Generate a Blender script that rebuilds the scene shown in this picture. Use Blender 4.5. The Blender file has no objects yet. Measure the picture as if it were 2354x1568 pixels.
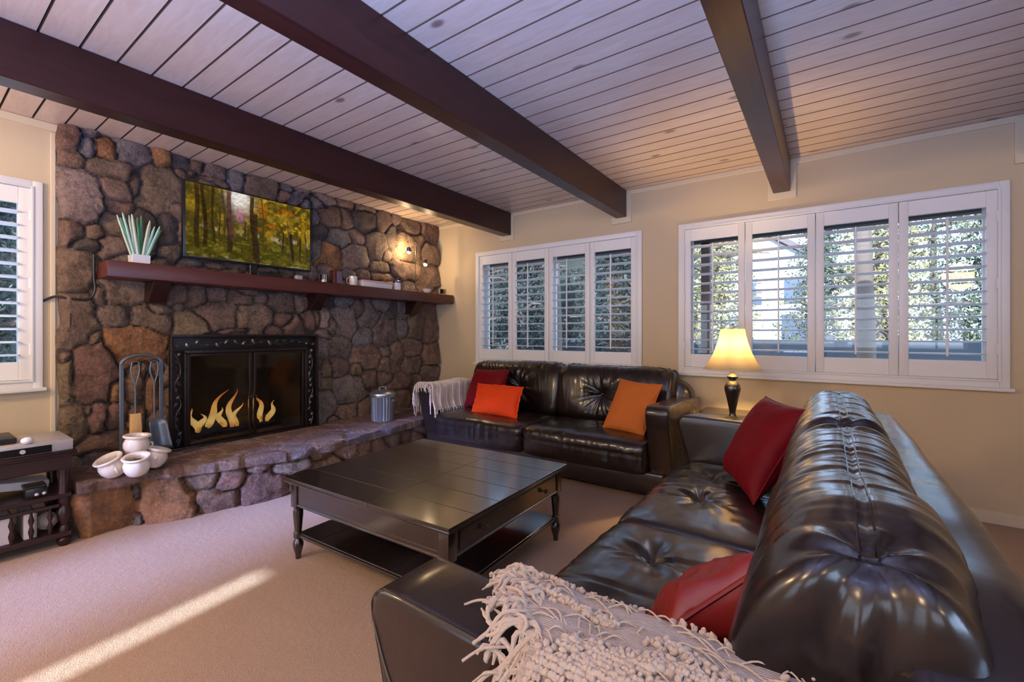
import bpy, bmesh, math, random
import numpy as np
from mathutils import Matrix, Vector, Euler
R = math.radians
random.seed(7); rng = np.random.default_rng(7)
scene = bpy.context.scene
COL = scene.collection

# ------------------------------------------------------------------ helpers
def vnoise(P, seed=0):
    """smooth value noise in [-1,1] for an (N,3) array"""
    P = np.asarray(P, float); i = np.floor(P).astype(np.int64); f = P - i
    f = f*f*f*(f*(f*6-15)+10)
    def h(x, y, z):
        n = (x*73856093) ^ (y*19349663) ^ (z*83492791) ^ (seed*2654435761 & 0xffffffff)
        n = (n ^ (n >> 13)) * 1274126177 & 0x7fffffff
        n = (n ^ (n >> 15)) * 668265263 & 0x7fffffff
        return (n & 0xffffff)/float(0x7fffff) - 1.0
    r = 0
    for a in (0, 1):
        for b in (0, 1):
            for c in (0, 1):
                w = (f[:, 0] if a else 1-f[:, 0])*(f[:, 1] if b else 1-f[:, 1])*(f[:, 2] if c else 1-f[:, 2])
                r = r + w*h(i[:, 0]+a, i[:, 1]+b, i[:, 2]+c)
    return r
def fbm(P, oct=3, seed=0):
    P = np.asarray(P, float); r = 0; a = 1.0
    for k in range(oct):
        r = r + a*vnoise(P*(2**k)+k*17.3, seed+k); a *= .5
    return r

def tag(o, label=None, cat=None, group=None, kind=None):
    if label: o['label'] = label
    if cat: o['category'] = cat
    if group: o['group'] = group
    if kind: o['kind'] = kind
    return o
def thing(name, label=None, cat=None, loc=(0, 0, 0), rot=(0, 0, 0), group=None, kind=None):
    o = bpy.data.objects.new(name, None); COL.objects.link(o)
    o.location = loc; o.rotation_euler = rot; o.empty_display_size = .05
    return tag(o, label, cat, group, kind)
def link(name, me, mat, parent=None, smooth=True, sharp=35):
    o = bpy.data.objects.new(name, me); COL.objects.link(o)
    if mat is not None:
        for m in (mat if isinstance(mat, (list, tuple)) else [mat]): me.materials.append(m)
    if smooth:
        me.polygons.foreach_set('use_smooth', [True]*len(me.polygons))
        if sharp: me.set_sharp_from_angle(angle=R(sharp))
    if parent is not None: o.parent = parent
    return o
def obj(name, bm, mat, parent=None, smooth=True, sharp=35):
    me = bpy.data.meshes.new(name); bm.normal_update(); bm.to_mesh(me); bm.free()
    return link(name, me, mat, parent, smooth, sharp)
def npobj(name, V, F, mat, parent=None, smooth=True, sharp=None, col=None, loc=None):
    me = bpy.data.meshes.new(name)
    me.from_pydata([tuple(v) for v in np.asarray(V).tolist()], [], [tuple(f) for f in (F.tolist() if hasattr(F, 'tolist') else F)])
    if col is not None:
        a = me.color_attributes.new('Col', 'FLOAT_COLOR', 'POINT')
        c = np.ones((len(V), 4)); c[:, :3] = col; a.data.foreach_set('color', c.ravel())
    me.update()
    return link(name, me, mat, parent, smooth, sharp)
BM = bmesh.new
def box(bm, x0, x1, y0, y1, z0, z1, bev=0, seg=2, M=None):
    vs = [bm.verts.new(p) for p in ((x0,y0,z0),(x1,y0,z0),(x1,y1,z0),(x0,y1,z0),(x0,y0,z1),(x1,y0,z1),(x1,y1,z1),(x0,y1,z1))]
    fs = [bm.faces.new([vs[i] for i in q]) for q in ((3,2,1,0),(4,5,6,7),(0,1,5,4),(1,2,6,5),(2,3,7,6),(3,0,4,7))]
    es = list({e for f in fs for e in f.edges})
    if M is not None:
        for v in vs: v.co = M @ v.co
    if bev: bmesh.ops.bevel(bm, geom=es, offset=bev, segments=seg, profile=.5, affect='EDGES')
def prism(bm, poly, axis, a, b, bev=0, seg=2):
    """poly: list of 2-D points; extruded along axis from a to b"""
    def mk(p, t):
        return {'x': (t, p[0], p[1]), 'y': (p[0], t, p[1]), 'z': (p[0], p[1], t)}[axis]
    A = [bm.verts.new(mk(p, a)) for p in poly]; B = [bm.verts.new(mk(p, b)) for p in poly]
    n = len(poly); fs = [bm.faces.new(A), bm.faces.new(B[::-1])]
    for i in range(n): fs.append(bm.faces.new((A[i], B[i], B[(i+1) % n], A[(i+1) % n])))
    bmesh.ops.recalc_face_normals(bm, faces=fs)
    if bev:
        es = list({e for f in fs[:2] for e in f.edges})
        bmesh.ops.bevel(bm, geom=es, offset=bev, segments=seg, profile=.5, affect='EDGES')
def lathe(bm, prof, c=(0, 0, 0), n=32, M=None, cap=True, wob=None):
    rings = []
    for r, z in prof:
        ring = []
        for k in range(n):
            a = 2*math.pi*k/n; rr = r*(1+(wob(a, z) if wob else 0))
            p = Vector((rr*math.cos(a), rr*math.sin(a), z))
            if M is not None: p = M @ p
            ring.append(bm.verts.new((p[0]+c[0], p[1]+c[1], p[2]+c[2])))
        rings.append(ring)
    for a, b in zip(rings, rings[1:]):
        for k in range(n): bm.faces.new((a[k], a[(k+1) % n], b[(k+1) % n], b[k]))
    if cap:
        if prof[0][0] > 1e-4: bm.faces.new(rings[0][::-1])
        if prof[-1][0] > 1e-4: bm.faces.new(rings[-1])
def tube(bm, pts, r, n=8, cap=True):
    pts = [Vector(p) for p in pts]; m = len(pts)
    rs = r if isinstance(r, (list, tuple)) else [r]*m
    up = Vector((0, 0, 1)); rings = []; prev = None
    for i, p in enumerate(pts):
        t = (pts[min(i+1, m-1)]-pts[max(i-1, 0)])
        if t.length < 1e-9: t = Vector((0, 0, 1))
        t.normalize()
        if prev is None:
            s = t.cross(up)
            if s.length < .1: s = t.cross(Vector((1, 0, 0)))
        else: s = prev - t*prev.dot(t)
        if s.length < 1e-6: s = t.cross(Vector((1, 0, 0)))
        s.normalize(); prev = s; w = t.cross(s)
        rings.append([bm.verts.new(p + rs[i]*(math.cos(2*math.pi*k/n)*s + math.sin(2*math.pi*k/n)*w)) for k in range(n)])
    for a, b in zip(rings, rings[1:]):
        for k in range(n): bm.faces.new((a[k], a[(k+1) % n], b[(k+1) % n], b[k]))
    if cap: bm.faces.new(rings[0][::-1]); bm.faces.new(rings[-1])
def curve(pts, n=8):
    """Catmull-Rom through points"""
    P = [Vector(p) for p in pts]; P = [P[0]*2-P[1]]+P+[P[-1]*2-P[-2]]; out = []
    for i in range(1, len(P)-2):
        for k in range(n):
            t = k/n; a, b, c, d = P[i-1], P[i], P[i+1], P[i+2]
            out.append(.5*((2*b)+(c-a)*t+(2*a-5*b+4*c-d)*t*t+(-a+3*b-3*c+d)*t**3))
    out.append(P[-2]); return out
_cg = {}
def cubegrid(nx, ny, nz):
    if (nx, ny, nz) in _cg: return _cg[(nx, ny, nz)]
    idx = {}; V = []; F = []; N = (nx, ny, nz)
    def g(i, j, k):
        key = (i, j, k)
        if key not in idx: idx[key] = len(V); V.append((2*i/nx-1, 2*j/ny-1, 2*k/nz-1))
        return idx[key]
    for ax in range(3):
        b, c = (ax+1) % 3, (ax+2) % 3
        for side in (0, N[ax]):
            for p in range(N[b]):
                for q in range(N[c]):
                    def mk(u, v):
                        t = [0, 0, 0]; t[ax] = side; t[b] = u; t[c] = v; return g(*t)
                    f = (mk(p, q), mk(p+1, q), mk(p+1, q+1), mk(p, q+1))
                    F.append(f if side else f[::-1])
    _cg[(nx, ny, nz)] = (np.array(V), F); return _cg[(nx, ny, nz)]
def superbox(half, n=(40, 30, 14), e=5.0):
    V, F = cubegrid(*n)
    V = np.sign(V)*np.abs(np.sin(np.abs(V)*math.pi/2))**1.0*1.0 if False else V
    s = (np.abs(V)**e).sum(1)**(1/e)
    S = V/s[:, None]
    N = np.sign(S)*np.abs(S)**(e-1); N = N/np.array(half); N /= np.linalg.norm(N, axis=1)[:, None]
    return S*np.array(half), F, N

def superbox2(half, n, ex=10.0, e=3.4):
    """box rounded with exponent e in the y-z section and blunter ends (ex) along x"""
    V, F = cubegrid(*n); a = np.abs(V)
    G = a[:, 1]**e+a[:, 2]**e; s = (a[:, 0]**ex+G**(ex/e))**(1/ex); S = V/s[:, None]; a = np.abs(S); G = a[:, 1]**e+a[:, 2]**e+1e-9
    N = np.stack([a[:, 0]**(ex-1), G**(ex/e-1)*a[:, 1]**(e-1), G**(ex/e-1)*a[:, 2]**(e-1)], 1)*np.sign(S)/np.array(half)
    N /= np.linalg.norm(N, axis=1)[:, None]
    return S*np.array(half), F, N
def radial(th, r, k, seed):
    """irregular creases radiating from a button"""
    return vnoise(np.stack([np.cos(th)*k, np.sin(th)*k, r*3.0+0*th], 1), seed)+.5*vnoise(np.stack([np.cos(th)*k*2, np.sin(th)*k*2, r*4.0+0*th], 1), seed+1)
# ------------------------------------------------------------------ materials
class NT:
    def __init__(s, name):
        s.m = bpy.data.materials.new(name); s.m.use_nodes = True; s.t = s.m.node_tree; s.t.nodes.clear()
        s.out = s.t.nodes.new('ShaderNodeOutputMaterial')
    def n(s, typ, **k):
        x = s.t.nodes.new(typ)
        for a, b in k.items():
            if a in x.inputs: x.inputs[a].default_value = b
            else: setattr(x, a, b)
        return x
    def l(s, a, b): s.t.links.new(a, b)
    def coord(s, scale=(1, 1, 1), rot=(0, 0, 0), kind='Object'):
        c = s.n('ShaderNodeTexCoord'); m = s.n('ShaderNodeMapping'); s.l(c.outputs[kind], m.inputs[0])
        m.inputs['Scale'].default_value = scale; m.inputs['Rotation'].default_value = rot; return m.outputs[0]
    def noise(s, vec, scale, detail=4, rough=.5, dist=0):
        x = s.n('ShaderNodeTexNoise'); s.l(vec, x.inputs['Vector'])
        x.inputs['Scale'].default_value = scale; x.inputs['Detail'].default_value = detail
        x.inputs['Roughness'].default_value = rough; x.inputs['Distortion'].default_value = dist; return x.outputs['Fac']
    def ramp(s, fac, stops):
        x = s.n('ShaderNodeValToRGB'); s.l(fac, x.inputs[0]); e = x.color_ramp.elements
        while len(e) < len(stops): e.new(.5)
        for q, (p, c) in zip(e, stops): q.position = p; q.color = (*c, 1) if len(c) == 3 else c
        return x.outputs[0]
    def mix(s, fac, a, b, blend='MIX'):
        x = s.n('ShaderNodeMix', data_type='RGBA', blend_type=blend)
        for v, i in ((fac, 0), (a, 6), (b, 7)):
            if isinstance(v, (int, float)): x.inputs[i].default_value = v
            elif isinstance(v, tuple): x.inputs[i].default_value = (*v, 1)
            else: s.l(v, x.inputs[i])
        return x.outputs[2]
    def math(s, op, a, b=0.5, c=None):
        x = s.n('ShaderNodeMath', operation=op)
        for v, i in ((a, 0), (b, 1), (c, 2)):
            if v is None: continue
            if isinstance(v, (int, float)): x.inputs[i].default_value = v
            else: s.l(v, x.inputs[i])
        return x.outputs[0]
    def bump(s, h, strength=.3, dist=.01, normal=None):
        x = s.n('ShaderNodeBump'); s.l(h, x.inputs['Height']); x.inputs['Strength'].default_value = strength; x.inputs['Distance'].default_value = dist
        if normal is not None: s.l(normal, x.inputs['Normal'])
        return x.outputs[0]
    def bsdf(s, color, rough=.5, normal=None, **k):
        x = s.n('ShaderNodeBsdfPrincipled')
        if isinstance(color, tuple): x.inputs['Base Color'].default_value = (*color, 1)
        else: s.l(color, x.inputs['Base Color'])
        if isinstance(rough, (int, float)): x.inputs['Roughness'].default_value = rough
        else: s.l(rough, x.inputs['Roughness'])
        if normal is not None: s.l(normal, x.inputs['Normal'])
        for a, b in k.items(): x.inputs[a.replace('_', ' ')].default_value = b
        s.l(x.outputs[0], s.out.inputs[0]); return x
def simple(name, color, rough=.5, nscale=0, namt=.15, bump=0, bscale=60, stretch=(1, 1, 1), **k):
    t = NT(name); v = t.coord(stretch); c = color; nm = None
    if nscale:
        f = t.noise(v, nscale, 5)
        c = t.mix(f, tuple(x*(1-namt) for x in color), tuple(min(1, x*(1+namt)) for x in color))
    if bump: nm = t.bump(t.noise(v, bscale, 4), bump, .004)
    t.bsdf(c, rough, nm, **k); return t.m

def wood(name, c1, c2, rough=.35, axis='x', scale=1.0, bump=.15, **k):
    t = NT(name); st = {'x': (.12, 1, 1), 'y': (1, .12, 1), 'z': (1, 1, .12)}[axis]
    v = t.coord(tuple(q*scale for q in st))
    g = t.noise(v, 22, 6, .6, .6); g2 = t.noise(v, 4, 3)
    c = t.mix(t.ramp(g, [(.3, (0, 0, 0)), (.7, (1, 1, 1))]), c1, c2)
    c = t.mix(t.math('MULTIPLY', g2, .5), c, tuple(x*.55 for x in c1))
    t.bsdf(c, rough, t.bump(g, bump, .002), **k); return t.m

M = {}
M['wall'] = simple('wall_paint_tan', (.55, .44, .285), .75, 3, .05, .12, 90)
M['trim'] = simple('cream_trim', (.62, .52, .36), .5)
M['white'] = simple('white_paint', (.75, .74, .72), .38, 6, .03)
M['louver'] = simple('white_louver', (.82, .82, .82), .4)
M['groove'] = simple('bare_wood_groove', (.15, .08, .045), .9)  # bare wood brown, kept dark to paint the shade inside the plank gaps
M['beam'] = wood('stained_beam', (.030, .0065, .0055), (.050, .012, .010), .38, 'y', 1.0, .15, Coat_Weight=.2, Coat_Roughness=.25, Specular_IOR_Level=.3)
M['mantel'] = wood('mantel_wood', (.075, .016, .012), (.12, .028, .02), .42, 'y', 1.2, .2)
M['darkwood'] = wood('espresso_wood', (.009, .0055, .0045), (.018, .0105, .008), .3, 'y', 1.0, .04, Coat_Weight=1.0, Coat_Roughness=.13, Coat_IOR=1.6)
M['redwood'] = wood('mahogany', (.018, .004, .003), (.034, .008, .006), .35, 'y', 1.2, .15)
M['log'] = simple('charred_bark', (.03, .022, .017), .9, 20, .5, .8, 30)
# ceiling: whitewashed tongue and groove
t = NT('whitewashed_pine'); co = t.n('ShaderNodeTexCoord'); sp = t.n('ShaderNodeSeparateXYZ'); t.l(co.outputs['Object'], sp.inputs[0])
pid = t.math('FLOOR', t.math('DIVIDE', t.math('SUBTRACT', sp.outputs[1], 2.125-.143*60), .143))
cb = t.n('ShaderNodeCombineXYZ'); t.l(t.math('ADD', t.math('MULTIPLY', sp.outputs[0], .16), t.math('MULTIPLY', pid, 7.31)), cb.inputs[0]); t.l(sp.outputs[1], cb.inputs[1]); t.l(t.math('MULTIPLY', pid, 3.7), cb.inputs[2])
g = t.noise(cb.outputs[0], 26, 6, .62, 1.2); g2 = t.noise(cb.outputs[0], 3.2, 3, .5)
wn = t.n('ShaderNodeTexWhiteNoise', noise_dimensions='1D'); t.l(pid, wn.inputs['W'])
c = t.mix(t.ramp(g, [(.25, (0, 0, 0)), (.75, (1, 1, 1))]), (.54, .385, .29), (.70, .58, .50))
c = t.mix(t.math('MULTIPLY', g2, .35), c, (.62, .48, .38))
c = t.mix(t.math('MULTIPLY', wn.outputs[0], .22), c, (.50, .37, .29))
# knots
cb2 = t.n('ShaderNodeCombineXYZ'); t.l(t.math('ADD', t.math('MULTIPLY', sp.outputs[0], .55), t.math('MULTIPLY', pid, 5.3)), cb2.inputs[0]); t.l(sp.outputs[1], cb2.inputs[1]); t.l(pid, cb2.inputs[2])
vo = t.n('ShaderNodeTexVoronoi', voronoi_dimensions='2D'); t.l(cb2.outputs[0], vo.inputs['Vector']); vo.inputs['Scale'].default_value = 1.7
k = t.ramp(vo.outputs['Distance'], [(.022, (1, 1, 1)), (.045, (0, 0, 0))])
c = t.mix(t.math('MULTIPLY', k, .8), c, (.14, .08, .055))
t.bsdf(c, .34, t.bump(g, .10, .002), Coat_Weight=.35, Coat_Roughness=.28); M['ceiling'] = t.m
# carpet
t = NT('carpet_pile'); v = t.coord()
f1 = t.noise(v, 2.2, 4, .55); f2 = t.noise(v, 190, 3, .7)
c = t.mix(f1, (.29, .165, .10), (.385, .24, .152)); c = t.mix(t.ramp(f2, [(.35, (0, 0, 0)), (.7, (1, 1, 1))]), c, (.44, .315, .215), 'MIX')
t.bsdf(c, .95, t.bump(t.math('ADD', f2, t.math('MULTIPLY', t.noise(v, 28, 4), 1.4)), .6, .007), Sheen_Weight=.1); M['carpet'] = t.m
# stone
t = NT('field_stone'); v = t.coord(); at = t.n('ShaderNodeAttribute', attribute_name='Col')
f1 = t.noise(v, 9, 6, .65, .4); f2 = t.noise(v, 42, 6, .7); f3 = t.noise(v, 3.4, 3)
c = t.mix(t.ramp(f1, [(.32, (0, 0, 0)), (.68, (1, 1, 1))]), t.mix(1.0, at.outputs['Color'], (.30, .28, .28), 'MULTIPLY'), at.outputs['Color'])
c = t.mix(t.ramp(f2, [(.45, (0, 0, 0)), (.75, (.55, .55, .55))]), c, t.mix(1.0, at.outputs['Color'], (2.1, 1.95, 1.8), 'MULTIPLY'))
c = t.mix(t.ramp(f3, [(.5, (0, 0, 0)), (.8, (.5, .5, .5))]), c, (.19, .105, .062))
t.bsdf(c, .72, t.bump(t.math('ADD', f2, t.math('MULTIPLY', f1, 1.8)), 1.0, .022)); M['stone'] = t.m
# leather
def leather(name, c0, rough=.3, wr=.5):
    t = NT(name); v = t.coord()
    fine = t.n('ShaderNodeTexVoronoi'); t.l(v, fine.inputs['Vector']); fine.inputs['Scale'].default_value = 260
    w = t.noise(v, 14, 4, .5, .8); w2 = t.noise(t.coord((1, 3.2, 1.4)), 9, 4, .55, 1.2)
    n1 = t.bump(fine.outputs['Distance'], .10, .0012); n2 = t.bump(t.math('ADD', w, w2), wr, .012, n1)
    c = t.mix(w2, tuple(x*.75 for x in c0), tuple(x*1.35 for x in c0))
    t.bsdf(c, t.ramp(w, [(.3, (rough-.05,)*3), (.7, (rough+.08,)*3)]), n2, Coat_Weight=.95, Coat_Roughness=.19, Coat_IOR=1.5, Specular_IOR_Level=.25); return t.m
M['leather'] = leather('dark_brown_leather', (.0085, .0042, .0034), .42, .05)
M['leather_flat'] = leather('smooth_brown_leather', (.011, .0055, .0045), .42, .04)
M['thread'] = simple('seam_thread', (.10, .075, .055), .6)
def velvet(name, c, sheen=(1, .5, .4)):
    t = NT(name); v = t.coord(); f = t.noise(v, 5, 4); f2 = t.noise(v, 160, 2)
    cc = t.mix(f, tuple(x*.7 for x in c), tuple(min(1, x*1.25) for x in c))
    b = t.bsdf(cc, .6, t.bump(f2, .15, .002), Sheen_Weight=.10, Sheen_Roughness=.35, Specular_IOR_Level=.15); b.inputs['Sheen Tint'].default_value = (*sheen, 1); return t.m
M['red'] = velvet('dark_red_velvet', (.15, .0025, .006), (.6, .05, .08))
M['satin_red'] = simple('red_satin', (.22, .015, .012), .4, 6, .2, .1, 30)
M['orange_red'] = velvet('orange_red_velvet', (.72, .055, .006), (1, .3, .1))
M['orange'] = simple('burnt_orange_cloth', (.50, .125, .012), .8, 4, .1, .25, 300)
M['wool'] = simple('cream_wool', (.46, .35, .26), .9, 12, .16, .6, 240, Sheen_Weight=.4)
M['wool2'] = simple('ivory_wool', (.62, .52, .42), .9, 20, .15, .6, 120, Sheen_Weight=.3)
t = NT('woven_wool'); v = t.coord((1, 1, 1))
wv = t.n('ShaderNodeTexWave', wave_type='BANDS', bands_direction='Y'); t.l(v, wv.inputs['Vector']); wv.inputs['Scale'].default_value = 70; wv.inputs['Distortion'].default_value = 3
f = t.noise(v, 90, 4); c = t.mix(f, (.32, .245, .19), (.50, .395, .32))
t.bsdf(c, .9, t.bump(t.math('ADD', wv.outputs['Fac'], t.math('MULTIPLY', f, 1.5)), .6, .006), Sheen_Weight=.3); M['weave'] = t.m
M['iron'] = simple('black_iron', (.018, .018, .02), .42, 30, .3, .15, 40, Metallic=.6)
M['greyiron'] = simple('grey_iron', (.16, .19, .23), .42, 20, .15, .1, 40, Metallic=.7)
M['bronze'] = simple('bronze_surround', (.045, .032, .027), .38, 25, .4, .5, 45, Metallic=.8)
M['bronze_hi'] = simple('bronze_leaf', (.16, .125, .11), .35, 25, .3, .3, 60, Metallic=.8)
M['pewter'] = simple('worn_pewter', (.10, .095, .09), .35, 20, .2, Metallic=.8)
M['galv'] = simple('galvanised_steel', (.42, .46, .50), .32, 14, .12, .05, 30, Metallic=.9)
M['ceramic'] = simple('cream_ceramic', (.70, .60, .50), .18, 4, .05, Coat_Weight=.6, Coat_Roughness=.06)
M['black'] = simple('black_plastic', (.012, .012, .014), .35)
M['silver'] = simple('silver_plastic', (.50, .48, .49), .35, Metallic=.3)
M['whiteplastic'] = simple('white_plastic', (.75, .73, .74), .35)
M['paper'] = simple('white_paper', (.68, .62, .62), .8)
M['firebrick'] = simple('sooty_brick', (.040, .034, .030), .9, 12, .4, .4, 30)
M['ash'] = simple('grey_ash', (.05, .047, .045), .95, 30, .4, .8, 40)
M['straw'] = simple('straw_bristle', (.62, .38, .15), .7, 40, .25, .5, 200, stretch=(1, 1, .1))
M['leaf_green'] = simple('green_blade', (.05, .22, .10), .5, 10, .3)
M['leaf_pale'] = simple('pale_blade', (.50, .58, .42), .5, 10, .15)
M['leaf_aqua'] = simple('aqua_blade', (.34, .55, .45), .5, 10, .15)
M['purple'] = simple('dark_blue_glaze', (.02, .02, .12), .2)
M['pinkcard'] = simple('pink_card', (.62, .36, .33), .6)
M['brownjar'] = simple('dark_red_box', (.09, .015, .012), .4)
def glass(name, tint=(1, 1, 1), rough=.02, base=.04):
    t = NT(name); tr = t.n('ShaderNodeBsdfTransparent'); tr.inputs[0].default_value = (*tint, 1)
    gl = t.n('ShaderNodeBsdfGlossy'); gl.inputs['Roughness'].default_value = rough
    fr = t.n('ShaderNodeFresnel'); fr.inputs[0].default_value = 1.45
    mx = t.n('ShaderNodeMixShader'); t.l(t.math('ADD', fr.outputs[0], base-.04), mx.inputs[0]); t.l(tr.outputs[0], mx.inputs[1]); t.l(gl.outputs[0], mx.inputs[2]); t.l(mx.outputs[0], t.out.inputs[0]); return t.m
M['glass'] = glass('window_glass'); M['fireglass'] = glass('smoked_door_glass', (.72, .74, .74), .05)
def emit(name, c, s):
    t = NT(name); e = t.n('ShaderNodeEmission'); e.inputs[0].default_value = (*c, 1); e.inputs[1].default_value = s; t.l(e.outputs[0], t.out.inputs[0]); return t.m
M['bulb'] = emit('glowing_bulb', (1, .80, .50), 9)
M['ember'] = emit('ember', (1, .16, .02), 1.2)
t = NT('flame'); tc = t.n('ShaderNodeTexCoord'); sp = t.n('ShaderNodeSeparateXYZ'); t.l(tc.outputs['Generated'], sp.inputs[0])
cr = t.ramp(sp.outputs[2], [(0, (1, .36, .06)), (.3, (1, .62, .20)), (.65, (1, .42, .10)), (1, (.75, .10, .02))])
e = t.n('ShaderNodeEmission'); t.l(cr, e.inputs[0]); e.inputs[1].default_value = .95
lw = t.n('ShaderNodeLayerWeight'); lw.inputs[0].default_value = .35; tr = t.n('ShaderNodeBsdfTransparent')
fac = t.math('MULTIPLY', t.math('SUBTRACT', 1.0, lw.outputs['Facing']), t.ramp(t.noise(t.coord((1, 1, .5)), 22, 3), [(.3, (.35,)*3), (.6, (1,)*3)]))
mx = t.n('ShaderNodeMixShader'); t.l(fac, mx.inputs[0]); t.l(tr.outputs[0], mx.inputs[1]); t.l(e.outputs[0], mx.inputs[2]); t.l(mx.outputs[0], t.out.inputs[0]); M['flame'] = t.m
# lamp shade: translucent cloth
t = NT('lamp_shade_cloth'); d = t.n('ShaderNodeBsdfDiffuse'); d.inputs[0].default_value = (.50, .42, .31, 1); tl = t.n('ShaderNodeBsdfTranslucent'); tl.inputs[0].default_value = (.085, .066, .042, 1)
mx = t.n('ShaderNodeMixShader'); mx.inputs[0].default_value = .5; t.l(d.outputs[0], mx.inputs[1]); t.l(tl.outputs[0], mx.inputs[2]); t.l(mx.outputs[0], t.out.inputs[0]); M['shade'] = t.m
t = NT('tv_picture'); at = t.n('ShaderNodeAttribute', attribute_name='Col'); e = t.n('ShaderNodeEmission'); t.l(at.outputs['Color'], e.inputs[0]); e.inputs[1].default_value = 1.0
gl = t.n('ShaderNodeBsdfGlossy'); gl.inputs['Roughness'].default_value = .15; ad = t.n('ShaderNodeMixShader'); ad.inputs[0].default_value = .04; t.l(e.outputs[0], ad.inputs[1]); t.l(gl.outputs[0], ad.inputs[2]); t.l(ad.outputs[0], t.out.inputs[0]); M['tvpic'] = t.m
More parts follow.
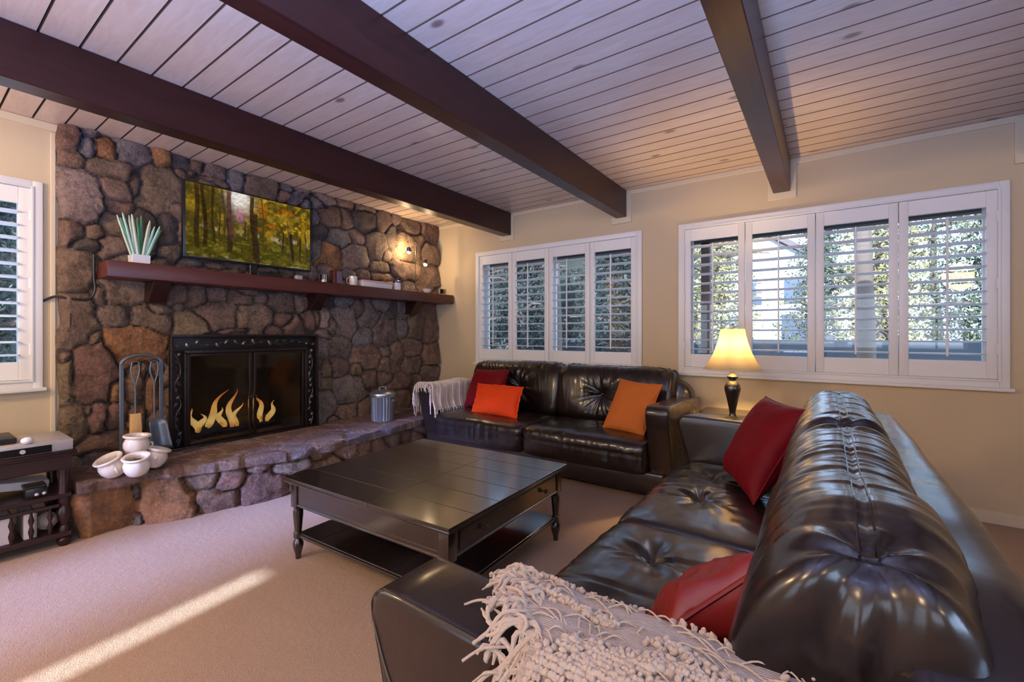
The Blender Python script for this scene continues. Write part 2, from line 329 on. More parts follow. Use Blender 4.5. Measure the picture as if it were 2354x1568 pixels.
# stones of the fireplace: centre (y,z), half sizes, tint
WALL= [(0.717,2.602,0.071,0.085,'r'),(0.809,2.555,0.039,0.074,'b'),(0.824,2.654,0.055,0.034,'b'),(0.727,2.428,0.076,0.056,'n'),(0.905,2.581,0.057,0.076,'o'),(1.035,2.611,0.1,0.093,'b'),(0.953,2.416,0.145,0.077,'n'),(0.775,2.203,0.116,0.173,'p'),(0.953,2.291,0.086,0.097,'n'),(1.068,2.364,0.045,0.094,'d'),(1.221,2.347,0.122,0.171,'w'),(1.239,2.606,0.068,0.075,'o'),(1.346,2.626,0.065,0.085,'b'),(0.937,2.043,0.08,0.076,'w'),(0.727,1.921,0.066,0.086,'n'),(0.839,1.962,0.045,0.061,'w'),(0.799,1.861,0.074,0.04,'d'),(0.948,1.892,0.075,0.077,'w'),(0.958,2.166,0.096,0.049,'r'),(1.264,2.057,0.056,0.128,'d'),(1.114,1.999,0.064,0.145,'d'),(1.283,1.886,0.069,0.053,'w'),(1.399,2.518,0.08,0.039,'n'),(1.327,2.222,0.039,0.061,'n'),(0.739,1.672,0.084,0.137,'w'),(0.751,1.332,0.096,0.2,'n'),(1.023,1.57,0.139,0.089,'w'),(0.876,1.533,0.039,0.069,'w'),(0.942,1.38,0.093,0.079,'n'),(1.167,1.36,0.112,0.093,'w'),(1.213,1.436,0.069,0.047,'n'),(1.037,1.177,0.162,0.134,'o'),(0.844,0.993,0.12,0.222,'r'),(0.838,1.215,0.032,0.059,'w'),(0.709,0.961,0.053,0.164,'w'),(0.733,0.653,0.066,0.124,'w'),(0.857,0.675,0.051,0.103,'r'),(0.806,0.725,0.024,0.042,'w'),(0.955,0.652,0.067,0.079,'r'),(0.942,0.479,0.147,0.061,'r'),(0.955,0.845,0.053,0.079,'o'),(1.08,0.886,0.05,0.145,'w'),(1.153,0.788,0.044,0.139,'o'),(1.08,0.615,0.057,0.081,'r'),(0.704,1.085,0.035,0.041,'n'),(1.19,0.969,0.037,0.055,'n'),(1.464,1.554,0.071,0.07,'n'),(1.611,1.57,0.088,0.058,'n'),(1.792,1.563,0.107,0.054,'n'),(1.628,1.408,0.158,0.111,'r'),(1.421,1.338,0.124,0.088,'w'),(1.908,1.39,0.132,0.118,'w'),(2.129,1.541,0.123,0.073,'n'),(2.324,1.545,0.054,0.075,'w'),(2.158,1.397,0.087,0.058,'r'),(2.086,1.287,0.085,0.043,'n'),(2.324,1.357,0.133,0.083,'r'),(2.501,1.407,0.058,0.07,'r'),(2.577,1.409,0.06,0.087,'p'),(2.568,1.236,0.103,0.079,'p'),(1.337,1.478,0.041,0.03,'n'),(1.73,1.271,0.123,0.023,'n'),(1.962,1.574,0.054,0.042,'n'),(1.442,1.816,0.071,0.031,'p'),(1.611,1.818,0.099,0.029,'w'),(1.989,1.823,0.102,0.036,'n'),(1.475,2.621,0.049,0.069,'r'),(1.582,2.609,0.069,0.078,'p'),(1.755,2.594,0.068,0.101,'b'),(1.955,2.56,0.121,0.084,'n'),(2.316,2.551,0.116,0.075,'b'),(2.188,2.644,0.059,0.051,'b'),(2.34,2.67,0.078,0.038,'p'),(1.421,2.523,0.059,0.037,'n'),(1.611,2.52,0.088,0.033,'n'),(2.543,2.599,0.11,0.071,'p'),(2.158,2.548,0.051,0.051,'r'),(2.352,2.538,0.079,0.068,'b'),(2.523,2.579,0.109,0.071,'b'),(2.634,2.439,0.123,0.103,'r'),(2.824,2.462,0.093,0.123,'n'),(2.833,2.638,0.103,0.066,'n'),(2.523,2.274,0.093,0.086,'d'),(2.75,2.251,0.164,0.098,'b'),(2.957,2.305,0.108,0.076,'n'),(3.087,2.5,0.113,0.138,'d'),(3.212,2.236,0.149,0.167,'n'),(2.669,2.044,0.124,0.137,'o'),(2.948,2.084,0.165,0.135,'p'),(3.309,2.546,0.109,0.116,'r'),(3.502,2.614,0.093,0.083,'p'),(3.432,2.371,0.103,0.155,'d'),(3.681,2.567,0.185,0.114,'w'),(4.086,2.556,0.139,0.171,'r'),(3.693,2.322,0.248,0.19,'w'),(3.365,2.152,0.101,0.082,'n'),(3.266,2.004,0.141,0.089,'w'),(3.632,2.039,0.243,0.103,'w'),(2.473,2.125,0.066,0.093,'b'),(2.465,2.387,0.049,0.093,'b'),(2.608,1.901,0.069,0.088,'n'),(3.287,1.909,0.197,0.053,'w'),(3.99,2.271,0.162,0.149,'w'),(4.017,1.996,0.149,0.139,'n'),(3.037,1.908,0.09,0.06,'n'),(2.861,1.889,0.076,0.058,'b'),(3.077,2.636,0.153,0.052,'n'),(2.373,1.368,0.106,0.084,'r'),(2.823,1.398,0.136,0.18,'p'),(3.108,1.448,0.137,0.158,'b'),(3.01,1.507,0.073,0.104,'r'),(3.058,1.227,0.123,0.115,'b'),(3.328,1.27,0.188,0.163,'p'),(3.437,1.536,0.083,0.089,'d'),(3.803,1.33,0.155,0.14,'n'),(3.593,1.327,0.087,0.102,'b'),(2.553,1.162,0.103,0.143,'p'),(2.778,1.109,0.123,0.119,'p'),(2.755,0.911,0.133,0.109,'n'),(3.083,0.986,0.211,0.136,'n'),(3.341,1.04,0.081,0.066,'p'),(3.507,0.968,0.1,0.168,'n'),(3.341,0.877,0.094,0.098,'n'),(2.605,0.901,0.084,0.096,'w'),(2.95,0.869,0.071,0.092,'w'),(2.845,0.655,0.183,0.151,'p'),(3.12,0.753,0.113,0.095,'n'),(3.328,0.758,0.094,0.076,'n'),(3.55,0.684,0.158,0.091,'n'),(3.803,0.662,0.093,0.094,'n'),(2.594,0.748,0.073,0.086,'w'),(2.512,0.964,0.051,0.057,'b'),(2.492,0.814,0.06,0.095,'p'),(2.594,0.546,0.125,0.144,'p'),(2.845,0.423,0.138,0.08,'w'),(3.058,0.424,0.086,0.083,'n'),(2.679,0.349,0.065,0.049,'n'),(3.772,1.073,0.169,0.117,'n'),(3.772,0.863,0.169,0.116,'n'),(4.061,1.004,0.151,0.183,'r'),(4.061,1.309,0.133,0.244,'r'),(4.044,0.762,0.166,0.097,'n'),(3.275,1.594,0.131,0.065,'b'),(2.789,1.597,0.123,0.06,'b'),(3.593,1.532,0.116,0.091,'b'),(3.55,0.424,0.129,0.146,'n'),(2.657,1.589,0.064,0.058,'d'),(2.668,1.316,0.053,0.087,'n')]
HF= [(0.799,0.14,0.143,0.169,'o'),(1.114,0.122,0.155,0.155,'o'),(0.964,0.202,0.023,0.065,'b'),(1.311,0.237,0.1,0.082,'w'),(1.493,0.213,0.09,0.085,'r'),(1.427,0.052,0.135,0.104,'r'),(1.65,0.098,0.151,0.121,'r'),(1.884,0.231,0.132,0.058,'w'),(1.661,0.249,0.076,0.044,'w'),(2.125,0.272,0.094,0.05,'w'),(2.193,0.182,0.138,0.062,'w'),(2.349,0.243,0.089,0.065,'w'),(2.549,0.214,0.096,0.109,'w'),(2.749,0.187,0.122,0.085,'w'),(2.91,0.226,0.093,0.072,'n'),(0.957,0.027,0.03,0.046,'b')]
HT= [(-3.465,1.281,0.125,0.077),(-3.405,1.594,0.099,0.101),(-3.596,1.484,0.07,0.028),(-3.606,1.71,0.067,0.088),(-3.676,1.378,0.053,0.05),(-3.598,1.145,0.058,0.034),(-3.764,1.943,0.063,0.094),(-3.413,1.903,0.107,0.082),(-3.426,1.035,0.115,0.108),(-3.847,1.652,0.082,0.09),(-3.834,1.34,0.075,0.096),(-3.407,0.812,0.106,0.091),(-3.495,2.212,0.079,0.111),(-3.815,2.266,0.055,0.101),(-3.383,2.428,0.099,0.098),(-3.418,2.782,0.108,0.122),(-3.766,2.619,0.072,0.125),(-3.762,0.725,0.124,0.053),(-3.967,1.944,0.046,0.059)]
# ------------------------------------------------------------------ camera (level, eye height 1.25 m)
YAW = math.atan(723/1020)
cam = bpy.data.cameras.new('Camera'); cam.sensor_width = 36; cam.lens = 1020/2354*36; cam.shift_y = -16/2354; cam.clip_start = .05; cam.clip_end = 200
camo = bpy.data.objects.new('Camera', cam); COL.objects.link(camo); camo.location = (0, 0, 1.25); camo.rotation_euler = (R(90), 0, YAW); scene.camera = camo

# ------------------------------------------------------------------ room shell
XL, XR, YN, YF, ZC = -4.24, 3.3, -3.6, 4.22, 2.66
def struct(name, bm, mat, parent=None, smooth=False):
    o = obj(name, bm, mat, parent, smooth); 
    if parent is None: o['kind'] = 'structure'
    return o
def wall(name, axis, c0, c1, s0, s1, holes, mat, z1=2.70):
    bm = BM(); ss = sorted({s0, s1} | {h[0] for h in holes} | {h[1] for h in holes})
    for a, b in zip(ss, ss[1:]):
        cuts = sorted([(h[2], h[3]) for h in holes if h[0] <= a+1e-6 and h[1] >= b-1e-6]); z = 0
        for lo, hi in cuts+[(z1, z1)]:
            if lo > z+1e-6:
                if axis == 'x': box(bm, c0, c1, a, b, z, lo)
                else: box(bm, a, b, c0, c1, z, lo)
            z = hi
    bmesh.ops.remove_doubles(bm, verts=bm.verts, dist=1e-5)
    return struct(name, bm, mat)
WZ0, WZ1, WH = .95, 2.20, .985
wall('wall_far', 'y', YF, YF+.16, XL-.2, XR+.2, [(-2.49-WH, -2.49+WH, WZ0, WZ1), (-.07-WH, -.07+WH, WZ0, WZ1)], M['wall'])
LWC = .545-WH
wall('wall_left', 'x', XL-.16, XL, YN-.2, YF, [(LWC-WH, LWC+WH, WZ0, WZ1), (1.33, 2.33, .325, 1.135)], M['wall'])
wall('wall_right', 'x', XR, XR+.16, YN-.2, YF, [(-2.3, .9, .9, 2.2)], M['wall'])
wall('wall_rear', 'y', YN-.16, YN, XL-.2, XR+.2, [(-3.45, -1.55, 0, 2.15), (-.3, 2.3, .9, 2.2)], M['wall'])
bm = BM(); box(bm, XL-.3, XR+.3, YN-.3, YF+.3, -.12, 0); struct('floor', bm, M['carpet'])
# tongue-and-groove ceiling: one profile run along x
bm = BM(); W = .143; k0 = int((YN-.3-2.125)//W); k1 = int((YF+.3-2.125)//W)+1; prof = []
for k in range(k0, k1+1):
    y = 2.125+k*W; prof += [(y-.0052, ZC), (y-.0035, ZC+.022), (y+.0035, ZC+.022), (y+.0052, ZC)]
A = [bm.verts.new((XL-.05, y, z)) for y, z in prof]; B = [bm.verts.new((XR+.05, y, z)) for y, z in prof]
for i in range(len(prof)-1):
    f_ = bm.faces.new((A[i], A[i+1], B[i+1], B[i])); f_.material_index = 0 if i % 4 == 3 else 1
Y0, Y1 = prof[0][0], prof[-1][0]
top = [bm.verts.new(p) for p in ((XL-.05, Y0, ZC+.06), (XR+.05, Y0, ZC+.06), (XR+.05, Y1, ZC+.06), (XL-.05, Y1, ZC+.06))]
bm.faces.new(top); bm.faces.new((A[0], B[0], top[1], top[0])); bm.faces.new((A[-1], top[3], top[2], B[-1]))
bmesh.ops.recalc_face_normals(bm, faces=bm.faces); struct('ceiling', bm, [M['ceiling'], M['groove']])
bm = BM(); box(bm, XL-.16, XR, YF-.012, YF, 2.615, ZC-.001, .003, 1)
for bx in (-3.055, -1.655, -.297, 1.09):   # cream boards boxed around the beam ends
    box(bm, bx-.10, bx+.10, YF-.018, YF, 2.345, 2.64, .003, 1)
struct('trim_1', bm, M['trim'])
bm = BM(); box(bm, XL, XL+.012, YN, YF-.02, 2.61, ZC-.001, .003, 1); struct('trim_2', bm, M['trim'])
bm = BM(); box(bm, XL+.001, XL+.016, .635, .66, 0, 2.6, .003, 1); struct('trim_3', bm, M['trim'])
bm = BM(); box(bm, -3.4, XR, YF-.014, YF, 0, .085, .004, 1); struct('baseboard_far', bm, M['trim'])
bm = BM(); box(bm, XL, XL+.014, YN, .58, 0, .085, .004, 1); struct('baseboard_left', bm, M['trim'])
for i, (bx, hw) in enumerate(((-3.055, .063), (-1.655, .055), (-.297, .06), (1.09, .06))):
    bm = BM(); box(bm, -hw, hw, YN-4.0, 0, -.26, 0, .004, 1)
    o = obj('ceiling_beam', bm, M['beam'], smooth=False); o.location = (bx, 4.2, 2.659)
    o.location.y = 4.2
    tag(o, ['dark stained ceiling beam nearest the stone fireplace', 'dark stained ceiling beam crossing the middle of the ceiling, second from the fireplace',
            'dark stained ceiling beam ending above the wide window behind the table lamp', 'dark stained ceiling beam at the right edge past the wide window'][i], 'ceiling beam', 'dark beams across the plank ceiling')

# ------------------------------------------------------------------ windows with plantation shutters
def ring(bm, x0, x1, z0, z1, w, y0, y1, bev=.004, wb=None):
    wb = wb or w
    box(bm, x0, x0+w, y0, y1, z0, z1, bev, 2); box(bm, x1-w, x1, y0, y1, z0, z1, bev, 2)
    box(bm, x0+w-.002, x1-w+.002, y0, y1, z1-w, z1, bev, 2); box(bm, x0+w-.002, x1-w+.002, y0, y1, z0, z0+wb, bev, 2)
PW = WH*2/4
def panel_bm():
    bm = BM(); h = PW/2-.002; st = (PW-.385)/2-.002
    box(bm, -h, -h+st, -.014, .014, WZ0+.004, WZ1-.004, .003, 2); box(bm, h-st, h, -.014, .014, WZ0+.004, WZ1-.004, .003, 2)
    box(bm, -h+st-.001, h-st+.001, -.013, .013, 2.09, WZ1-.004, .003, 1); box(bm, -h+st-.001, h-st+.001, -.013, .013, WZ0+.004, 1.07, .003, 1)
    return bm
def louver_bm():
    bm = BM()
    for k in range(12):
        z = 1.115+k*.0835; c, s = math.cos(R(-6)), math.sin(R(-6)); pts = []
        for a in range(12):
            q = 2*math.pi*a/12; y, zz = .0445*math.cos(q), .0055*math.sin(q)
            pts.append((y*c-zz*s, z+y*s+zz*c))
        prism(bm, pts, 'x', -.191, .191)
    return bm
def rod_bm():
    bm = BM(); box(bm, -.006, .006, -.062, -.050, 1.10, 2.045, .002, 1)
    for k in range(12): box(bm, -.0015, .0015, -.052, -.042, 1.119+k*.0835, 1.122+k*.0835)
    return bm
me_p = me_l = me_r = None
def window(name, loc, rz):
    global me_p, me_l, me_r
    r = thing(name, loc=loc, rot=(0, 0, rz), kind='structure')
    bm = BM(); ring(bm, -WH-.055, WH+.055, WZ0-.06, WZ1+.05, .05, -.022, .0, .006); ring(bm, -WH-.012, WH+.012, WZ0-.012, WZ1+.012, .014, -.03, .15, .002)
    obj('window_frame', bm, M['white'], r)
    bm = BM(); box(bm, -WH-.07, WH+.07, -.05, 0, WZ0-.075, WZ0-.05, .006, 2); obj('window_sill', bm, M['white'], r)
    bm = BM(); ring(bm, -WH, WH, WZ0, WZ1, .045, .11, .14, .003); box(bm, -.02, .02, .11, .14, WZ0, WZ1); obj('sash', bm, M['white'], r)
    bm = BM(); box(bm, -WH+.02, WH-.02, .124, .128, WZ0+.02, WZ1-.02); obj('pane', bm, M['glass'], r, smooth=False)
    for k in range(4):
        if me_p is None:
            p = obj('shutter_panel', panel_bm(), M['white'], r); me_p = p.data
            l = obj('louvers', louver_bm(), M['louver'], p, sharp=50); me_l = l.data
            d = obj('tilt_rod', rod_bm(), M['white'], p); me_r = d.data
        else:
            p = bpy.data.objects.new('shutter_panel', me_p); COL.objects.link(p); p.parent = r
            l = bpy.data.objects.new('louvers', me_l); COL.objects.link(l); l.parent = p
            d = bpy.data.objects.new('tilt_rod', me_r); COL.objects.link(d); d.parent = p
        p.location = (-WH+PW*(k+.5), .0, 0)
    bm = BM()
    for k, sx in ((0, -1), (3, 1)):
        for z in (1.15, 1.58, 2.02): tube(bm, [(sx*(WH-.004), -.02, z-.035), (sx*(WH-.004), -.02, z+.035)], .006, 8)
    obj('hinges', bm, M['white'], r)
    return r
window('window_1', (-2.49, YF, 0), 0); window('window_2', (-.07, YF, 0), 0); window('window_3', (XL, LWC, 0), R(90))
# plain glazing behind the camera
def plain(name, kind, loc, rz, w, z0, z1):
    r = thing(name, loc=loc, rot=(0, 0, rz), kind='structure')
    bm = BM(); ring(bm, -w/2-.06, w/2+.06, z0-(.0 if z0 < .1 else .06), z1+.06, .06, -.02, 0, .005); ring(bm, -w/2, w/2, z0, z1, .04, .02, .12, .003); box(bm, -.025, .025, .03, .11, z0, z1, .003, 1); obj('window_frame', bm, M['white'], r)
    bm = BM(); box(bm, -w/2, w/2, .06, .066, z0, z1); obj('pane', bm, M['glass'], r, smooth=False)
plain('door_1', 'door', (-2.5, YN, 0), R(180), 1.9, 0, 2.15)
plain('window_4', 'window', (1.0, YN, 0), R(180), 2.6, .9, 2.2)
plain('window_5', 'window', (XR, -.7, 0), R(-90), 3.2, .9, 2.2)

# ------------------------------------------------------------------ stone fireplace
TINT = dict(n=(.185, .118, .088), r=(.175, .098, .072), w=(.20, .130, .085), o=(.31, .145, .058), p=(.205, .150, .130), b=(.150, .130, .130), d=(.075, .055, .046))
MORT = (.07, .05, .04)
def stones(y, z, seeds, mort=MORT, jw=.003):
    q = np.stack([y*7, z*7, y*0], 1)
    yy = y+.018*vnoise(q, 5)+.006*vnoise(q*3, 6); zz = z+.018*vnoise(q, 8)+.006*vnoise(q*3, 9)
    S = np.array([s[:4] for s in seeds], float); col = np.array([TINT[s[4]] for s in seeds])
    col = col*(1+rng.uniform(-.18, .18, (len(S), 1)))*(1+rng.uniform(-.05, .05, (len(S), 3)))
    off = rng.uniform(-.012, .016, len(S)); tl = rng.uniform(-.14, .14, (len(S), 2))
    best = np.full(len(y), 1e9); sec = best.copy(); bi = np.zeros(len(y), int)
    for i, (cy, cz, ry, rz) in enumerate(S):
        dy = np.abs(yy-cy)/ry; dz = np.abs(zz-cz)/rz
        d = (dy**2.5+dz**2.5)**.4
        m = d < best; sec = np.where(m, best, np.minimum(sec, d)); best = np.where(m, d, best); bi = np.where(m, i, bi)
    size = np.minimum(S[bi, 2], S[bi, 3])
    e = (sec-best)*size                       # roughly metres from the joint
    k = 1-np.exp(-np.clip(e, 0, 9)/.010)
    dome = np.clip(1-best**2*.55, -.5, 1)
    h = k*(.034+off[bi]*1.3+.020*dome+tl[bi, 0]*(y-S[bi, 0])+tl[bi, 1]*(z-S[bi, 1]))
    h = h+k*.010*fbm(np.stack([y*9, z*9, bi*3.1], 1), 4, 3)
    w = np.clip((e-jw)/.006, 0, 1)[:, None]
    return h, col[bi]*1.28*w+np.array(mort)*(1-w), k
def fill(seeds, y0, y1, z0, z1, r, n=4000):
    s = list(seeds); g = np.random.default_rng(3)
    for _ in range(n):
        y, z = g.uniform(y0, y1), g.uniform(z0, z1)
        if min((((y-a[0])/a[2])**2+((z-a[1])/a[3])**2)**.5 for a in s) > 2.0:
            s.append((y, z, r*g.uniform(.8, 1.2), r*g.uniform(.75, 1.1), g.choice(list('nnrwpn'))))
    return s
fp = thing('stone_fireplace', 'floor to ceiling brown field stone fireplace with raised flagstone hearth', 'fireplace')
ws = fill(WALL, .68, 4.2, .3, 2.66, .075)
ys = np.arange(.665, 4.215, .0115); zs = np.arange(.24, 2.665, .0115)
Y, Z = np.meshgrid(ys, zs, indexing='ij'); y, z = Y.ravel(), Z.ravel()
h, c, kk = stones(y, z, ws)
ed = np.clip((y-.665)/.035, 0, 1); h = h*np.sqrt(ed)
x = -4.20+h*1.15
yj = y+np.where(y < .70, .016*vnoise(np.stack([z*9, z*0, z*0], 1), 4)+.006, 0)
V = np.stack([x, yj, np.minimum(z, 2.658)], 1); ny, nz = len(ys), len(zs)
ids = np.arange(ny*nz).reshape(ny, nz)
F = np.stack([ids[:-1, :-1], ids[1:, :-1], ids[1:, 1:], ids[:-1, 1:]], -1).reshape(-1, 4)
cy, cz = y[F].mean(1), z[F].mean(1)
keep = ~((cy > 1.36) & (cy < 2.30) & (cz > .345) & (cz < 1.10)); F = F[keep]
n0 = len(V); V = np.vstack([V, np.stack([np.full(nz, -4.25), V[:nz, 1], V[:nz, 2]], 1)]); c = np.vstack([c, c[:nz]])
F = np.vstack([F, [[n0+j, ids[0, j], ids[0, j+1], n0+j+1] for j in range(nz-1)]])
npobj('stone_facing', V, F, M['stone'], fp, col=c)
# hearth path
HP = [(.66, -3.66), (.98, -3.67), (1.35, -3.50), (1.75, -3.36), (2.1, -3.345), (2.6, -3.39), (3.2, -3.50), (3.7, -3.53), (4.21, -3.53)]
hx = lambda yy: np.interp(yy, [p[0] for p in HP], [p[1] for p in HP])
# front of stones, wrapping the left end
path = []
for k in range(50): path.append((-4.20+.50*k/50, .70, 0, -1))
for k in range(10):
    a = R(90)*k/10; path.append((-3.74+.04*math.sin(a)*1.0, .74-.04*math.cos(a), math.sin(a), -math.cos(a)))
for yy in np.arange(.745, 4.2, .0115):
    X = hx(yy)-.045; nx, nyv = 1, -(hx(yy+.03)-hx(yy-.03))/.06; L = math.hypot(nx, nyv); path.append((min(X, -3.70+.0) if yy < .75 else X, yy, nx/L, nyv/L))
path = np.array(path); sl = np.concatenate([[0], np.cumsum(np.hypot(np.diff(path[:, 0]), np.diff(path[:, 1])))])
s_front = sl[60]-.745
zz = np.arange(-.01, .295, .0115); SS, ZZ = np.meshgrid(sl-s_front, zz, indexing='ij')
hs = fill(HF, .1, 4.2, .0, .29, .07)
h, c, kk = stones(SS.ravel(), ZZ.ravel(), hs)
h = h*1.25-.02; n = len(zz); P_ = np.repeat(path, n, axis=0)
V = np.stack([P_[:, 0]+P_[:, 2]*h, P_[:, 1]+P_[:, 3]*h, ZZ.ravel()], 1); ids = np.arange(len(V)).reshape(len(path), n)
F = np.stack([ids[:-1, :-1], ids[1:, :-1], ids[1:, 1:], ids[:-1, 1:]], -1).reshape(-1, 4)
npobj('hearth_front', V, F, M['stone'], fp, col=c)
# flagstone top
us = np.arange(.66, 4.215, .012); prof = []
for k in range(66): prof.append((k/65, .35, 1))
for a in (20, 45, 70, 90): prof.append((1+.012*math.sin(R(a)), .35-.012*(1-math.cos(R(a))), .6))
for q in (.32, .30, .285): prof.append((1.012, q, .6))
prof += [(1.0, .279, 0), (.93, .277, 0)]
V = []; 
for yy in us:
    X1 = hx(yy)
    for f, zc, _ in prof: V.append((-4.21+(X1+4.21)*min(f, 1)+max(0, f-1), yy, zc))
V = np.array(V); n = len(prof)
tops = [(a[1], a[0], a[3], a[2], random.choice('nrpbr')) for a in HT]
tops = fill(tops, .66, 4.2, -4.2, -3.3, .09)
h, c, kk = stones(V[:, 1], V[:, 0], tops, mort=(.42, .29, .22), jw=.011)
m = np.tile([p[2] for p in prof], len(us)); V[:, 2] += np.where(m > .9, (h-.03)*.22, 0); V[:, 0] += np.where((m > .5) & (m < .9), (h-.03)*.5, 0)
V[:, 0] += np.where(m < .9, .010*vnoise(np.stack([V[:, 1]*6, V[:, 1]*0, V[:, 2]*20], 1), 2), 0)
nv = us.shape[0]; ids = np.arange(nv*n).reshape(nv, n)
F = [tuple(q) for q in np.stack([ids[:-1, :-1], ids[:-1, 1:], ids[1:, 1:], ids[1:, :-1]], -1).reshape(-1, 4).tolist()]
V = np.vstack([V, [[-4.21, .66, .277]]]); c = np.vstack([c, c[:1]]); F.append(tuple(ids[0].tolist()+[len(V)-1])[::-1])
npobj('hearth_top', V, F, M['stone'], fp, col=c*np.array([.95, .95, 1.02]))
bm = BM()
box(bm, -4.75, -4.72, 1.33, 2.33, .33, 1.13); box(bm, -4.74, -4.12, 1.335, 1.365, .33, 1.13); box(bm, -4.74, -4.12, 2.295, 2.325, .33, 1.13)
box(bm, -4.74, -4.12, 1.335, 2.325, 1.095, 1.13); box(bm, -4.74, -4.12, 1.335, 2.325, .33, .354)
obj('firebox', bm, M['firebrick'], fp, smooth=False)

# surround with glass doors
sr = thing('fireplace_screen', 'dark bronze fireplace surround with leaf relief and two glass doors', 'fireplace screen', (-4.11, 1.85, .352))
def fbox(bm, y0, y1, z0, z1, x0=0, x1=.03, b=.004): box(bm, x0, x1, y0-1.85, y1-1.85, z0-.352, z1-.352, b, 2)
bm = BM(); fbox(bm, 1.25, 2.455, 1.225, 1.245, 0, .05); fbox(bm, 1.25, 1.272, .353, 1.235, 0, .045); fbox(bm, 2.433, 2.455, .353, 1.235, 0, .045)
fbox(bm, 1.34, 2.345, 1.095, 1.122, 0, .045); fbox(bm, 1.34, 1.362, .353, 1.11, 0, .045); fbox(bm, 2.322, 2.345, .353, 1.11, 0, .045); fbox(bm, 1.25, 2.455, .353, .372, 0, .05)
obj('frame', bm, M['bronze'], sr)
bm = BM(); fbox(bm, 1.26, 2.44, 1.11, 1.235, -.01, .012); fbox(bm, 1.26, 1.35, .355, 1.12, -.01, .012); fbox(bm, 2.335, 2.44, .355, 1.12, -.01, .012)
obj('backing_plate', bm, M['iron'], sr)
bm = BM()
def leaf(bm, y, z, a, L=.045, w=.016):
    pts = []
    for k in range(7):
        t_ = k/6; ww = w*math.sin(math.pi*t_)**.8
        pts.append((t_*L-L/2, ww))
    T = Matrix.Translation((.014, y-1.85, z-.352)) @ Matrix.Rotation(a, 4, 'X')
    mid = [bm.verts.new(T @ Vector((.012*math.sin(math.pi*k/6)+.002, pts[k][0], 0))) for k in range(7)]
    up = [bm.verts.new(T @ Vector((.003, pts[k][0], pts[k][1]))) for k in range(1, 6)]; dn = [bm.verts.new(T @ Vector((.003, pts[k][0], -pts[k][1]))) for k in range(1, 6)]
    for S_, fl in ((up, 0), (dn, 1)):
        L_ = [mid[0]]+S_+[mid[6]]
        for k in range(6):
            f = [mid[k], mid[k+1], L_[k+1], L_[k]]; f2 = []
            for v_ in f:
                if v_ not in f2: f2.append(v_)
            bm.faces.new(f2 if not fl else f2[::-1])
rr = random.Random(4)
for k in range(17): leaf(bm, 1.30+k*.07, 1.172+rr.uniform(-.02, .02), rr.uniform(-1.3, 1.3), rr.uniform(.04, .06), .015)
for y_ in (1.305, 2.388):
    for k in range(13): leaf(bm, y_+rr.uniform(-.015, .015), .42+k*.056, rr.uniform(.4, 2.4), rr.uniform(.04, .058), .014)
obj('leaf_relief', bm, M['bronze_hi'], sr)
bm = BM()
for y_, z0, z1 in ((1.305, .38, 1.1), (2.388, .38, 1.1)):
    tube(bm, curve([(.018, y_-1.85+.022*math.sin(k*1.9), z0-.352+(z1-z0)*k/9) for k in range(10)], 4), .0035, 6)
tube(bm, curve([(.018, 1.30-1.85+1.1*k/14, 1.172-.352+.018*math.sin(k*1.7)) for k in range(15)], 4), .0035, 6)
obj('vine_relief', bm, M['bronze_hi'], sr)
for s0, s1 in ((1.364, 1.842), (1.858, 2.32)):
    bm = BM(); y0, y1, z0, z1 = s0, s1, .375, 1.093
    fbox(bm, y0, y0+.022, z0, z1, .006, .03, .003); fbox(bm, y1-.022, y1, z0, z1, .006, .03, .003); fbox(bm, y0+.02, y1-.02, z0, z0+.022, .006, .03, .003); fbox(bm, y0+.02, y1-.02, z1-.022, z1, .006, .03, .003)
    d = obj('door', bm, M['bronze'], sr)
    bm = BM(); fbox(bm, y0+.02, y1-.02, z0+.02, z1-.02, .016, .020, 0); obj('door_glass', bm, M['fireglass'], d, smooth=False)
    bm = BM(); hy = (s1-.011 if s0 < 1.5 else s0+.011)-1.85; lathe(bm, [(0, 0), (.006, 0), (.005, .02), (.011, .026), (.011, .034), (0, .038)], (.03, hy, .36), 12, Matrix.Rotation(R(90), 4, 'Y')); obj('door_knob', bm, M['iron'], d)
# grate, logs, flames
bm = BM()
for k in range(7): tube(bm, curve([(-4.25, 1.52+k*.11, .42), (-4.27, 1.52+k*.11, .385), (-4.52, 1.52+k*.11, .385), (-4.54, 1.52+k*.11, .45)], 4), .007, 6)
for xx in (-4.30, -4.48):
    tube(bm, [(xx, 1.5, .377), (xx, 2.2, .377)], .007, 6)
    for yy in (1.56, 2.14): tube(bm, [(xx, yy, .377), (xx, yy, .354)], .006, 6)
g = obj('log_grate', bm, M['iron']); tag(g, 'black iron grate under the burning logs', 'grate')
def logb(a, b, r):
    bm = BM(); pts = [Vector(a).lerp(Vector(b), k/8) for k in range(9)]
    tube(bm, pts, [r*(1+.08*math.sin(k*2.3)) for k in range(9)], 14)
    for v_ in bm.verts: v_.co += Vector((rr.uniform(-1, 1), rr.uniform(-1, 1), rr.uniform(-1, 1)))*.004
    return bm
for a, b, r_, lb in (((-4.33, 1.50, .440), (-4.36, 2.16, .446), .048, 'front charred log lying along the grate'), ((-4.47, 1.55, .440), (-4.45, 2.2, .445), .045, 'rear charred log lying along the grate'),
                 ((-4.36, 1.62, .52), (-4.47, 2.02, .535), .038, 'charred log laid askew on top of the other two')):
    tag(obj('fire_log', logb(a, b, r_), M['log']), lb, 'log', 'logs burning in the fireplace')
bm = BM(); box(bm, -4.6, -4.2, 1.45, 2.22, .354, .366, .004, 1); bmesh.ops.subdivide_edges(bm, edges=bm.edges, cuts=6)
for v_ in bm.verts: v_.co.z = max(.3545, v_.co.z+rr.uniform(0, .012))
